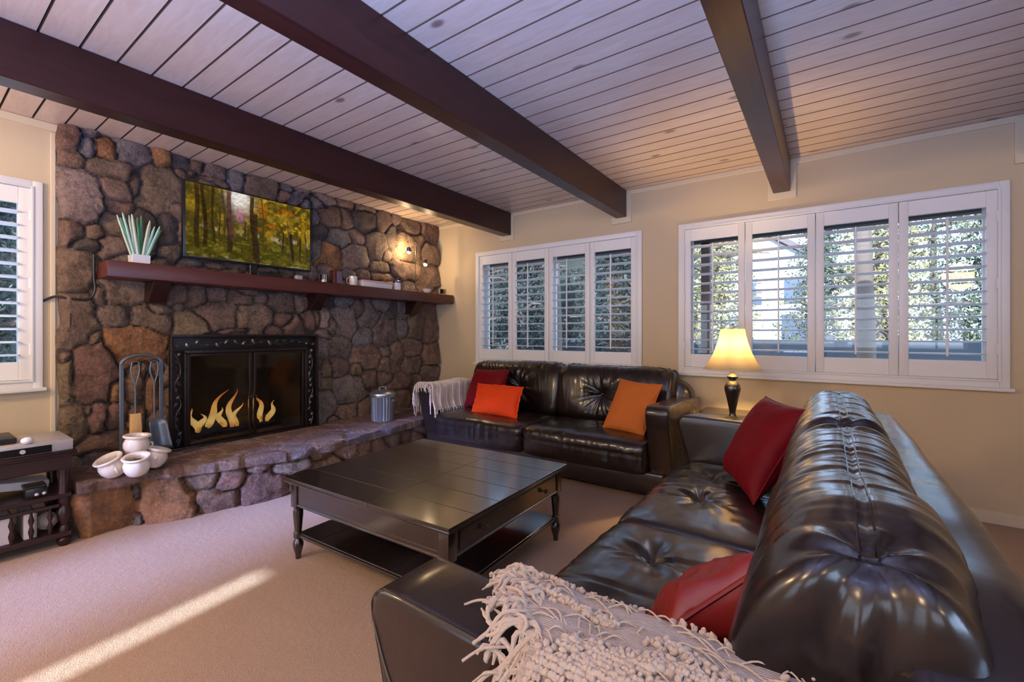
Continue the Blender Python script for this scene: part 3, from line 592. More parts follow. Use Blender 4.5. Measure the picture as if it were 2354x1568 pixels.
tag(obj('ash_bed', bm, M['ash']), 'grey ash spread under the grate', 'ash', kind='stuff')
def flame(y, z, hgt, w, lean, seed, x=-4.30):
    q = random.Random(seed); bm = BM(); pts = []; rs = []; n = 16; ph = q.uniform(0, 6)
    for k in range(n+1):
        t_ = k/n; pts.append((x+.02*math.sin(ph+t_*5), y+lean*t_*t_*hgt+.022*math.sin(ph+t_*7)*(.4+t_), z+t_*hgt)); rs.append(.72*w*(math.sin(math.pi*min(1, .18+t_*.82))**1.1)*(1-t_*.55)+.0015)
    tube(bm, pts, rs, 12)
    for v_ in bm.verts: v_.co.x = x+(v_.co.x-x)*.6
    return bm
for i, (pieces, lb) in enumerate(((((1.50, .43, .20, .045, -.3, 1), (1.58, .42, .34, .050, .5, 2), (1.54, .42, .16, .05, 0, 12)), 'tall curling flame at the left end of the logs'),
                 (((1.76, .43, .33, .042, .1, 3), (1.70, .44, .17, .045, -.2, 4), (1.80, .43, .2, .035, .2, 13)), 'pointed flame over the middle of the logs'),
                 (((2.03, .43, .28, .042, -.3, 5), (2.09, .43, .19, .045, .4, 6)), 'forked flame behind the right glass door'))):
    bm = BM()
    for p_ in pieces:
        b2 = flame(*p_); me_ = bpy.data.meshes.new('t'); b2.to_mesh(me_); b2.free(); bm.from_mesh(me_); bpy.data.meshes.remove(me_)
    tag(obj('flame', bm, M['flame']), lb, 'flame', 'flames in the fireplace')
    li = bpy.data.lights.new('fire_glow', 'POINT'); li.energy = .7; li.color = (1, .45, .15); li.shadow_soft_size = .05
    lo = bpy.data.objects.new('fire_glow', li); COL.objects.link(lo); lo.location = (-4.27, (1.55, 1.76, 2.06)[i], .62)
# mantel
mt = thing('mantel_shelf', 'long dark red-brown wooden mantel shelf on three brackets', 'mantel shelf', (-4.17, .85, 1.635))
bm = BM(); box(bm, 0, .28, 0, 3.35, 0, .11, .005, 2); obj('shelf_board', bm, M['mantel'], mt)
for yy in (1.17, 2.43, 3.68):
    bm = BM(); prism(bm, [(.0, -.15), (.10, -.15), (.17, -.07), (.22, -.002), (.0, -.002)], 'y', yy-.85-.055, yy-.85+.055, .004, 1)
    obj('bracket', bm, M['redwood'], mt)
# ------------------------------------------------------------------ television on the mantel
tv = thing('television', 'flat screen television showing a yellow autumn forest, above the mantel', 'television', (-4.06, 1.852, 1.745))
bm = BM(); box(bm, -.045, 0, -.523, .523, .105, .71, .006, 2); box(bm, -.07, -.04, -.3, .3, .2, .6, .01, 2); obj('casing', bm, M['black'], tv)
nx, nz = 300, 172
u, v = np.meshgrid(np.linspace(0, 1, nx), np.linspace(0, 1, nz), indexing='ij'); u, v = u.ravel(), v.ravel()
def P3(a, b, s=0): return np.stack([u*a, v*b, u*0+s], 1)
def mixc(c, d, m): return c*(1-m[:, None])+np.array(d)*m[:, None]
sm = lambda a, b, t_: np.clip((t_-a)/(b-a), 0, 1)**2*(3-2*np.clip((t_-a)/(b-a), 0, 1))
c = np.tile([.10, .075, .012], (len(u), 1))
leafm = fbm(P3(16, 10), 4, 1); c = mixc(c, (.34, .22, .02), sm(-.3, .9, leafm)); c = mixc(c, (.62, .36, .015), sm(.15, 1.2, fbm(P3(30, 20), 3, 4))*sm(.35, .6, v)*sm(.35, .6, u))
c = mixc(c, (.55, .16, .01), sm(.3, 1.1, fbm(P3(9, 8), 3, 14))*sm(.4, .6, v)*sm(.45, .6, u)*.7)
c = mixc(c, (.075, .065, .010), sm(.48, .25, v)*.85); c = mixc(c, (.20, .17, .02), sm(.1, .9, fbm(P3(24, 30), 3, 22))*sm(.45, .2, v))
c = mixc(c, (.55, .45, .25), sm(.45, .1, np.abs(v-.40)*6)*sm(.25, .9, fbm(P3(30, 12), 2, 31))*.7)
g_ = np.exp(-(((u-.385)/.075)**2+((v-.93)/.17)**2)); c = mixc(c, (.95, .88, .82), np.clip(g_*1.35, 0, 1)); g_ = np.exp(-(((u-.39)/.04)**2+((v-.68)/.10)**2)); c = mixc(c, (.55, .22, .30), g_*.8)
for (cx, w_, a_, b_, cc) in ((.075, .018, .12, 1, (.05, .028, .01)), (.125, .015, .16, 1, (.045, .022, .008)), (.19, .010, .22, 1, (.06, .03, .008)), (.265, .010, .2, 1, (.10, .06, .02)), (.30, .022, .12, .62, (.045, .03, .014)), (.315, .018, .3, 1, (.12, .05, .045)),
                          (.49, .017, .05, 1, (.05, .02, .008)), (.515, .020, .0, .75, (.045, .03, .015)), (.57, .006, .3, 1, (.10, .06, .02)), (.80, .007, .15, .7, (.10, .07, .035)), (.825, .015, .1, .55, (.035, .025, .012)), (.74, .006, .2, .55, (.05, .03, .015)), (.90, .009, .12, .5, (.05, .03, .014)), (.96, .006, .2, .6, (.06, .04, .02)), (.235, .006, .3, .7, (.06, .04, .02)), (.42, .006, .3, .6, (.05, .035, .02))):
    wob = .008*np.sin(v*6+cx*40)+(.5-v)*.02; mm = sm(w_*1.15, w_*.7, np.abs(u-cx-wob))*sm(a_-.04, a_+.04, v)*sm(b_+.06, b_-.04, v); c = mixc(c, cc, mm*.92)
c = mixc(c, (.35, .30, .16), sm(.08, .03, v)*sm(.2, .8, fbm(P3(10, 20), 2, 44))*.8)
c = c*(1+.28*fbm(P3(60, 40), 2, 55)[:, None]); c = np.clip(c, 0, 1)**1.08*.80
ids = np.arange(nx*nz).reshape(nx, nz); F = np.stack([ids[:-1, :-1], ids[1:, :-1], ids[1:, 1:], ids[:-1, 1:]], -1).reshape(-1, 4)
npobj('screen', np.stack([u*0+.0015, (u-.5)*1.015, .120+v*.578], 1), F, M['tvpic'], tv, col=c)
bm = BM(); box(bm, -.03, -.01, -.03, .03, .012, .11, .003, 1); box(bm, -.09, .05, -.12, .12, 0, .013, .004, 2); obj('stand_foot', bm, M['black'], tv)

# ------------------------------------------------------------------ things on the mantel
ZM = 1.7455
pl = thing('potted_grass', 'green and white striped grass blades in a small white square pot on the mantel', 'potted plant', (-4.0, 1.045, ZM))
bm = BM(); prism(bm, [(-.042, 0), (.042, 0), (.05, .065), (.044, .065), (.037, .05), (-.037, .05), (-.044, .065), (-.05, .065)], 'y', -.052, .052, .002, 1); obj('pot', bm, M['whiteplastic'], pl)
q = random.Random(3)
def blade(bm, x, y, ang, L, w_, curl):
    pts = [Vector((x+.02*t_*q.uniform(.6, 1.2), y+math.sin(ang)*L*t_+curl*t_*t_, .04+math.cos(ang)*L*t_)) for t_ in np.linspace(0, 1, 8)]
    s = []
    for i, p in enumerate(pts):
        ww = w_*(1-.25*(i/7)) if i < 7 else w_*.35
        s.append([bm.verts.new(p+Vector((0, -ww, 0))), bm.verts.new(p+Vector((.004, 0, 0))), bm.verts.new(p+Vector((0, ww, 0))), bm.verts.new(p+Vector((-.002, 0, 0)))])
    for a, b in zip(s, s[1:]):
        for k in range(4): bm.faces.new((a[k], a[(k+1) % 4], b[(k+1) % 4], b[k]))
    bm.faces.new(s[-1]); bm.faces.new(s[0][::-1])
for i, (y_, an, L_, m_) in enumerate(((-.035, -.30, .30, 'leaf_pale'), (-.028, -.24, .31, 'leaf_aqua'), (-.02, -.30, .28, 'leaf_green'), (-.015, -.19, .30, 'leaf_pale'), (-.008, -.14, .30, 'leaf_pale'), (-.002, -.18, .31, 'leaf_aqua'), (.004, -.06, .29, 'leaf_green'),
                        (.008, .02, .31, 'leaf_green'), (.015, .10, .28, 'leaf_pale'), (.02, .16, .27, 'leaf_pale'), (.026, .22, .25, 'leaf_aqua'), (.032, .30, .26, 'leaf_aqua'), (.035, .36, .24, 'leaf_green'))):
    bm = BM(); blade(bm, q.uniform(-.02, .02), y_, an, L_, .010, q.uniform(-.01, .01)); obj('blade', bm, M[m_], pl)
# small things under and beside the television
bm = BM(); box(bm, -.03, .03, -.11, .11, 0, .035, .006, 2); tag(obj('media_box', bm, M['black']), 'small black media box under the television', 'box').location = (-3.955, 1.93, ZM)
bm = BM(); box(bm, -.02, .02, -.03, .03, 0, .04, .006, 2); tag(obj('plug_adapter', bm, M['silver']), 'small grey plug adapter on the mantel under the television', 'adapter').location = (-3.94, 2.18, ZM)
v_ = thing('glass_votive', 'small clear glass candle cup beside the television', 'candle cup', (-3.98, 2.46, ZM))
bm = BM(); lathe(bm, [(.0, .003), (.028, .003), (.034, .03), (.036, .08), (.033, .08), (.03, .03), (0, .008)], n=20); obj('cup', bm, M['glass'], v_)
bm = BM(); lathe(bm, [(0, .009), (.026, .009), (.026, .035), (0, .037)], n=16); obj('candle', bm, M['ceramic'], v_)
bx_ = thing('upright_box', 'narrow dark red box standing on the mantel right of the television', 'box', (-4.0, 2.60, ZM)); 
bm = BM(); box(bm, -.035, .035, -.045, .045, 0, .14, .003, 1); obj('box_body', bm, M['brownjar'], bx_); bm = BM(); box(bm, .03, .037, -.01, .047, .01, .13, .002, 1); obj('box_face', bm, simple('mauve_card', (.16, .10, .15), .5), bx_)
mg = thing('ceramic_mug', 'white and pink mug on the mantel beside a long white box', 'mug', (-3.99, 2.79, ZM))
bm = BM(); lathe(bm, [(0, .0), (.038, 0), (.042, .01), (.042, .10), (.038, .10), (.037, .012), (0, .01)], n=24); obj('cup', bm, M['ceramic'], mg)
bm = BM(); tube(bm, curve([(.0, -.04, .08), (.0, -.07, .07), (.0, -.07, .03), (.0, -.04, .02)], 5), .006, 8); obj('handle', bm, M['pinkcard'], mg)
tr = thing('long_box', 'long low white box with red lid edge on the mantel', 'box', (-3.99, 3.06, ZM))
bm = BM(); box(bm, -.06, .06, -.19, .19, 0, .055, .004, 2); obj('box_base', bm, M['paper'], tr); bm = BM(); box(bm, -.063, .063, -.193, .193, .052, .072, .004, 2); obj('lid', bm, M['pinkcard'], tr)
jr = thing('blue_jar', 'small striped jar with dark blue lid near the right end of the mantel', 'jar', (-3.98, 3.36, ZM))
bm = BM(); lathe(bm, [(0, 0), (.036, 0), (.038, .01), (.036, .085), (0, .085)], n=24, wob=lambda a, z: .06*math.sin(a*8)); obj('jar_body', bm, M['whiteplastic'], jr)
bm = BM(); lathe(bm, [(0, .085), (.05, .085), (.05, .10), (.03, .115), (.008, .12), (.010, .135), (0, .14)], n=24); obj('lid', bm, M['purple'], jr)
al = thing('accent_lamp', 'slim brass twin-head lamp with two glowing bulbs on the mantel', 'lamp', (-4.0, 3.655, ZM))
bm = BM(); lathe(bm, [(0, 0), (.05, 0), (.05, .012), (.012, .02), (.006, .03), (0, .03)], n=20); obj('base', bm, M['pewter'], al)
bm = BM(); tube(bm, [(0, 0, .02), (0, 0, .56)], .005, 8); tube(bm, curve([(0, 0, .50), (.01, -.05, .53), (.0, -.09, .50)], 4), .004, 6); tube(bm, curve([(0, 0, .38), (.02, .05, .42), (.03, .10, .39)], 4), .004, 6); obj('pole', bm, M['pewter'], al)
for (a, b, c_, tilt) in ((0, -.105, .49, .5), (.035, .125, .37, -.4)):
    bm = BM(); lathe(bm, [(.022, .035), (.026, .0), (.03, -.02), (.026, -.02), (.02, .03), (0, .034)], (a, b, c_), 16, Matrix.Rotation(tilt, 3, 'X').to_4x4()); h_ = obj('lamp_head', bm, M['pewter'], al)
    bm = BM(); bmesh.ops.create_icosphere(bm, subdivisions=2, radius=.024, matrix=Matrix.Translation((a, b, c_-.022))); obj('bulb', bm, M['bulb'], h_)
bm = BM(); lathe(bm, [(0, 0), (.03, 0), (.05, .03), (.052, .05), (.048, .05), (.045, .03), (0, .01)], n=20); tag(obj('glass_dish', bm, M['ceramic']), 'small pale dish at the foot of the twin-head lamp', 'dish').location = (-3.96, 3.80, ZM)
fr_ = thing('photo_frame', 'small clear stand at the window end of the mantel', 'picture frame', (-3.97, 4.09, ZM))
bm = BM(); box(bm, -.005, .005, -.05, .05, .0, .075, .002, 1); obj('plate', bm, M['glass'], fr_); bm = BM(); box(bm, -.03, .03, -.055, .055, 0, .01, .002, 1); obj('foot', bm, M['ceramic'], fr_)
for c_, lb in (((-4.166, YF-.012, 2.283), 'small white sensor on the tan wall beside the stone'),):
    bm = BM(); box(bm, -.022, .022, -.012, .0115, -.045, .045, .006, 2); tag(obj('wall_sensor', bm, M['whiteplastic']), lb, 'sensor').location = c_
bm = BM(); tube(bm, curve([(-4.235, .60, 1.47), (-4.175, .655, 1.50), (-4.14, .72, 1.485), (-4.135, .80, 1.49), (-4.13, .835, 1.55), (-4.13, .83, 1.66), (-4.125, .828, 1.80)], 8), .009, 8)
tag(obj('cable', bm, M['black']), 'thick black cable running down the stone past the mantel end', 'cable')

# ------------------------------------------------------------------ hearth: tools, pots, ash can
ZH = .353
ft = thing('fireplace_tool_set', 'grey iron fireplace tools hanging in an arched stand', 'fireplace tools', (-3.98, 1.055, ZH))
bm = BM(); 
for s in (-1, 1): box(bm, -.006, .006, s*.112-.012, s*.112+.012, .0, .70, .003, 1)
tube(bm, curve([(0, -.118, .69), (0, -.09, .725), (0, -.03, .745), (0, .03, .745), (0, .09, .725), (0, .118, .69)], 6), .012, 8)
box(bm, -.05, .05, -.14, .14, 0, .02, .004, 1); obj('stand', bm, M['greyiron'], ft)
def hook(bm, y, z0, x=.03):
    tube(bm, curve([(x, y-.018, .70), (x, y-.024, .63), (x, y-.004, .55), (x, y, .45), (x, y, z0)], 6), .0055, 8)
    tube(bm, curve([(x, y-.018, .70), (x, y+.016, .70), (x, y+.022, .63), (x, y+.004, .55), (x, y, .5)], 6), .0045, 8)
bm = BM(); hook(bm, -.045, .34); br = obj('broom', bm, M['greyiron'], ft)
bm = BM(); prism(bm, [(-.028, .34), (.028, .34), (.034, .22), (.03, .12), (-.036, .12), (-.03, .22)], 'x', .012, .05, .006, 2)
for v__ in bm.verts: v__.co.y += -.045
obj('bristles', bm, M['straw'], br)
bm = BM(); hook(bm, .062, .24); sh = obj('shovel', bm, M['greyiron'], ft)
V = []; F = []
for i in range(9):
    for j in range(9):
        a = i/8*2-1; b = j/8; wd = .052+.012*b; V.append((.035+.03*a*a+.02*b, .075+a*wd+.02*b, .27-b*.20+(.025*(1-a*a) if j == 0 else 0)))
for i in range(8):
    for j in range(8): F.append((i*9+j, (i+1)*9+j, (i+1)*9+j+1, i*9+j+1))
b_ = npobj('blade', V, F, M['greyiron'], sh); md = b_.modifiers.new('s', 'SOLIDIFY'); md.thickness = .004
bm = BM(); hook(bm, .012, .06, .01); obj('poker', bm, M['iron'], ft)

def pot(name, loc, rot, label, fill=False):
    r = thing(name, label, 'ceramic pot', loc, rot, group='cream ceramic pots stacked on the hearth')
    bm = BM(); lathe(bm, [(0, 0), (.038, 0), (.056, .013), (.069, .046), (.070, .074), (.062, .094), (.058, .101), (.066, .108), (.074, .114), (.075, .121), (.070, .126), (.056, .121), (.050, .110), (.051, .098), (.059, .067), (.053, .033), (0, .02)], n=40); obj('pot_body', bm, M['ceramic'], r)
    bm = BM(); tube(bm, curve([(.066, 0, .07), (.082, 0, .065), (.078, 0, .04), (.064, 0, .036)], 5), .006, 8)
    if fill:
        bm.free(); bm = BM(); qq = random.Random(9)
        for k in range(26):
            a = qq.uniform(0, 6.28); rd = .042*math.sqrt(qq.random()); bmesh.ops.create_icosphere(bm, subdivisions=2, radius=qq.uniform(.009, .013), matrix=Matrix.Translation((rd*math.cos(a), rd*math.sin(a), .085+qq.uniform(0, .008))) @ Matrix.Diagonal((1, .8, .7, 1)))
        o = obj('nuts', bm, simple('brown_nuts', (.10, .055, .03), .45, 20, .5), r); o['kind'] = 'stuff'
    else: obj('lug', bm, M['ceramic'], r)
pot('ceramic_pot', (-3.575, .925, ZH+.004), (R(0), R(12), R(-28)), 'front cream pot, open toward the room and filled with brown nuts', True)
pot('ceramic_pot', (-3.655, .845, ZH+.012), (R(24), R(6), 0), 'empty cream pot leaning left at the bottom of the stack')
pot('ceramic_pot', (-3.69, 1.025, ZH+.010), (R(-20), R(4), 0), 'empty cream pot leaning right, nearest the fire tools')
pot('ceramic_pot', (-3.69, .945, ZH+.112), (R(2), R(4), R(80)), 'cream pot on top of the stack')
ac = thing('ash_can', 'ribbed galvanised steel can with domed lid at the right end of the hearth', 'ash can', (-3.77, 2.99, ZH))
bm = BM(); lathe(bm, [(0, 0), (.112, 0), (.114, .012)], n=72); lathe(bm, [(.110, .012), (.112, .03), (.118, .24), (.120, .25)], n=144, cap=False, wob=lambda a, z: .035*math.cos(a*24)); lathe(bm, [(.122, .25), (.127, .256), (.122, .265), (.122, .275)], n=72, cap=False); obj('can_body', bm, M['galv'], ac)
bm = BM(); lathe(bm, [(.131, .265), (.134, .272), (.131, .285), (.11, .30), (.07, .315), (0, .32)], n=60, cap=False); obj('lid', bm, M['galv'], ac)
bm = BM(); tube(bm, curve([(0, -.04, .315), (0, -.035, .345), (0, .035, .345), (0, .04, .315)], 6), .006, 8); obj('lid_handle', bm, M['galv'], ac)
for s in (-1, 1):
    bm = BM(); tube(bm, curve([(s*.118, -.035, .22), (s*.140, -.035, .21), (s*.140, .035, .21), (s*.118, .035, .22)], 5), .005, 8); obj('side_handle', bm, M['galv'], ac)

# ------------------------------------------------------------------ stand with stereo at the left
ts = thing('media_stand', 'dark carved wooden stand with turned gallery at the left edge', 'stand', (-3.86, .15, 0))
X0, X1, Yl, Yr = -.20, .20, -.62, .49
bm = BM(); box(bm, X0-.02, X1+.02, Yl, Yr+.02, .535, .565, .006, 2); obj('top', bm, M['redwood'], ts)
bm = BM(); box(bm, X0, X1, Yl+.02, Yr, .455, .535, .004, 1); obj('apron', bm, M['redwood'], ts)
bm = BM(); box(bm, X0, X1, Yl+.02, Yr, .285, .31, .004, 1); obj('shelf', bm, M['redwood'], ts)
bm = BM(); box(bm, X0, X1, Yl+.02, Yr, .055, .085, .004, 1); obj('shelf', bm, M['redwood'], ts)
for a in (X0+.03, X1-.03):
    for b in (Yl+.05, Yr-.03):
        bm = BM(); lathe(bm, [(.02, .0), (.03, .015), (.034, .04), (.022, .055), (.025, .085), (.026, .10), (.017, .12), (.03, .17), (.034, .2), (.02, .235), (.028, .26), (.028, .31), (.024, .33), (.024, .46)], (a, b, 0), 20); obj('leg', bm, M['redwood'], ts)
bm = BM(); box(bm, X1-.025, X1-.005, Yl+.06, Yr-.05, .235, .255, .003, 1)
for k in range(13):
    y_ = Yl+.12+k*.075
    lathe(bm, [(.006, .085), (.008, .10), (.013, .13), (.006, .16), (.013, .19), (.006, .22), (.006, .24)], (X1-.015, y_, 0), 10)
obj('spindle_gallery', bm, M['redwood'], ts)
rc = thing('stereo_receiver', 'silver box with glossy black front on the dark stand', 'receiver', (-3.85, .17, .566))
bm = BM(); box(bm, -.19, .19, -.55, .475, 0, .062, .004, 2); obj('casing', bm, M['silver'], rc)
bm = BM(); box(bm, .188, .194, -.54, .385, .004, .045, .001, 1); obj('front_panel', bm, simple('glossy_black', (.008, .008, .01), .12), rc)
bm = BM(); lathe(bm, [(.012, 0), (.011, .01), (0, .01)], (.194, .27, .026), 16, Matrix.Rotation(R(90), 4, 'Y')); obj('knob', bm, M['silver'], rc)
pd = thing('flat_black_player', 'flat black player with raised lid on the silver box', 'player', (-3.88, .24, .629))
bm = BM(); box(bm, -.13, .13, -.30, .19, 0, .032, .006, 2); obj('body', bm, M['black'], pd)
bm = BM(); box(bm, -.10, .09, -.24, .10, .034, .044, .003, 1, Matrix.Translation((0, 0, .0)) @ Matrix.Rotation(R(0), 4, 'X')); obj('lid', bm, M['pewter'], pd)
for k, (yy, an) in enumerate(((-.02, .9), (.05, .6), (.10, 1.0))):
    bm = BM(); tube(bm, curve([(-.05, yy-.1, .044), (-.05, yy-.06, .07), (-.05, yy, .075+.03*an)], 5), [.008]*10+[.002], 6); obj('stalk', bm, M['pewter'], pd)
bm = BM(); bmesh.ops.create_uvsphere(bm, u_segments=20, v_segments=14, radius=.026)
for v__ in bm.verts: v__.co.z = v__.co.z*.75+.0195
tag(obj('white_ball', bm, M['whiteplastic']), 'small white egg-shaped device on the silver box', 'device').location = (-3.68, .46, .629)
cp = thing('small_camera', 'small black gadget with two pale knobs on the middle shelf', 'gadget', (-3.74, .50, .311))
bm = BM(); box(bm, -.04, .04, -.045, .045, 0, .055, .006, 2); box(bm, -.045, .045, -.05, .04, .055, .072, .004, 1); obj('body', bm, M['black'], cp)
for yy in (.0, .03):
    bm = BM(); bmesh.ops.create_icosphere(bm, subdivisions=2, radius=.010, matrix=Matrix.Translation((.045, yy, .018))); obj('knob', bm, M['silver'], cp)
bm = BM(); box(bm, -.10, .08, -.16, .12, 0, .05, .01, 2, Matrix.Rotation(R(-8), 4, 'X'))
tag(obj('paper_stack', bm, M['paper']), 'white papers tucked at the back of the middle shelf', 'papers').location = (-3.92, .45, .335)
for i, (yy, lb, ww, hh) in enumerate(((.37, 'white folder in the spindle gallery, left of the other', .03, .16), (.47, 'white folder with tan edge in the spindle gallery', .022, .15))):
    bm = BM(); box(bm, -.12, .12, -ww, ww, 0, hh, .003, 1); f_ = thing('paper_folder', lb, 'folder', (-3.81, yy-.0, .086), group='folders in the stand'); obj('cover', bm, M['paper'], f_)
    bm = BM(); box(bm, -.118, .118, ww+.0005, ww+.008, 0, hh-.01, .001, 1); obj('edge', bm, simple('tan_card', (.35, .25, .15), .8), f_)
bm = BM(); bmesh.ops.create_uvsphere(bm, u_segments=20, v_segments=14, radius=.05)
for v__ in bm.verts: v__.co.z += .05
tag(obj('yarn_ball', bm, M['wool']), 'round pale tan ball on the bottom shelf of the stand', 'ball').location = (-3.80, .555, .086)

# ------------------------------------------------------------------ coffee table
ct = thing('coffee_table', 'square espresso wood coffee table with turned legs and a lower shelf', 'coffee table', (-1.873, 1.84, 0), (0, 0, R(2.2)))
hx_, hy_ = .605, .545
bm = BM(); nb = 6; 
box(bm, -hx_, hx_, -hy_, hy_, .432, .444, .005, 2)
seam = [-hx_+.003, .10, hx_-.003]
for a, b in zip(seam, seam[1:]):
    for k in range(nb):
        y0 = -hy_+.003+k*(2*hy_-.006)/nb; box(bm, a+.001, b-.001, y0+.0006, y0+(2*hy_-.006)/nb-.0006, .440, .457, .002, 1)
t_ = obj('tabletop', bm, M['darkwood'], ct)
bm = BM(); ax, ay = hx_-.045, hy_-.045
for s in (-1, 1):
    box(bm, -ax, ax, s*ay-.01, s*ay+.01, .30, .432, .002, 1); box(bm, s*ax-.01, s*ax+.01, -ay, ay, .30, .432, .002, 1)
    box(bm, -ax, ax, s*(ay+.004)-.012, s*(ay+.004)+.012, .300, .312, .003, 1); box(bm, -ax+.05, ax-.05, s*(ay+.003)-.01, s*(ay+.003)+.01, .328, .331, .001, 1)
    box(bm, -hx_+.02, hx_-.02, s*(hy_-.03)-.012, s*(hy_-.03)+.012, .420, .433, .003, 1)
    box(bm, s*(ax+.004)-.012, s*(ax+.004)+.012, -ay, ay, .300, .312, .003, 1); box(bm, s*(hx_-.03)-.012, s*(hx_-.03)+.012, -hy_+.02, hy_-.02, .420, .433, .003, 1)
obj('apron', bm, M['darkwood'], ct)
for s in (1,):
    bm = BM(); box(bm, ax+.008, ax+.018, -ay+.06, ay-.06, .322, .412, .004, 1); ring_z = None; d = obj('drawer', bm, M['darkwood'], ct)
    for yy in (-.28, .28):
        bm = BM(); lathe(bm, [(0, 0), (.007, 0), (.006, .012), (.013, .018), (.014, .024), (.008, .029), (0, .03)], (ax+.018, yy, .366), 16, Matrix.Rotation(R(90), 4, 'Y')); obj('knob', bm, M['pewter'], d)
for sx in (-1, 1):
    for sy in (-1, 1):
        bm = BM(); cx, cy_ = sx*(ax-.01), sy*(ay-.01); box(bm, cx-.028, cx+.028, cy_-.028, cy_+.028, .29, .432, .004, 2)
        lathe(bm, [(.013, 0), (.014, .004), (.017, .03), (.027, .065), (.029, .085), (.022, .105), (.016, .112), (.024, .120), (.024, .146), (.018, .152), (.020, .17), (.027, .25), (.026, .272), (.020, .278), (.027, .29)], (cx, cy_, 0), 24); obj('leg', bm, M['darkwood'], ct)
bm = BM(); box(bm, -ax-.0, ax+.0, -ay-.0, ay+.0, .122, .140, .004, 2)
for k in range(6): box(bm, -ax+.01+k*(2*ax-.02)/6+.001, -ax+.01+(k+1)*(2*ax-.02)/6-.001, -ay+.01, ay-.01, .138, .1435, .0015, 1)
obj('shelf', bm, M['darkwood'], ct)

# ------------------------------------------------------------------ corner table and lamp
et = thing('corner_table', 'dark wooden corner table between the two sofas', 'side table', (-.60, 3.77, 0))
bm = BM(); box(bm, -.26, .26, -.30, .38, .592, .615, .006, 2); obj('top', bm, M['darkwood'], et)
bm = BM(); box(bm, -.23, .23, -.27, .35, .53, .592, .003, 1); obj('apron', bm, M['darkwood'], et)
for a in (-.21, .21):
    for b in (-.25, .33):
        bm = BM(); box(bm, a-.02, a+.02, b-.02, b+.02, 0, .53, .003, 1); obj('leg', bm, M['darkwood'], et)
lp = thing('table_lamp', 'table lamp with cream bell shade and dark urn base, lit', 'lamp', (-.567, 3.62, .615))
bm = BM(); lathe(bm, [(0, 0), (.062, 0), (.064, .008), (.05, .02), (.026, .032), (.020, .05), (.026, .09), (.040, .16), (.052, .21), (.056, .235), (.050, .262), (.034, .28), (.024, .292), (.024, .30), (.036, .312), (.037, .322), (.022, .335), (.014, .35), (.014, .40), (0, .40)], n=40); obj('base', bm, M['darkwood'], lp)
bm = BM(); prof = [(.196, .372), (.192, .376), (.158, .43), (.126, .50), (.102, .57), (.088, .63), (.082, .668), (.079, .672)]
lathe(bm, prof, n=48, cap=False, wob=lambda a, z: .02*math.cos(a*8)*(1-(z-.37)/.35)); s_ = obj('lamp_shade', bm, M['shade'], lp, sharp=None)
bm = BM(); lathe(bm, [(.197, .370), (.199, .374), (.196, .380), (.193, .374), (.197, .370)], n=48, cap=False, wob=lambda a, z: .02*math.cos(a*8)); obj('trim', bm, M['wool2'], s_)
bm = BM(); bmesh.ops.create_icosphere(bm, subdivisions=2, radius=.026, matrix=Matrix.Translation((0, 0, .48))); obj('bulb', bm, M['bulb'], lp)
bm = BM(); tube(bm, curve([(0, .0, .40), (0, .055, .44), (0, .06, .52), (0, .01, .66), (0, 0, .69)], 6), .002, 6); tube(bm, curve([(0, .0, .40), (0, -.055, .44), (0, -.06, .52), (0, -.01, .66), (0, 0, .69)], 6), .002, 6)
for k in range(3): tube(bm, [(0, 0, .672), (.078*math.cos(k*2.1), .078*math.sin(k*2.1), .672)], .0015, 6)
lathe(bm, [(0, .685), (.007, .69), (.008, .70), (0, .712)], n=12); obj('harp', bm, M['pewter'], lp)
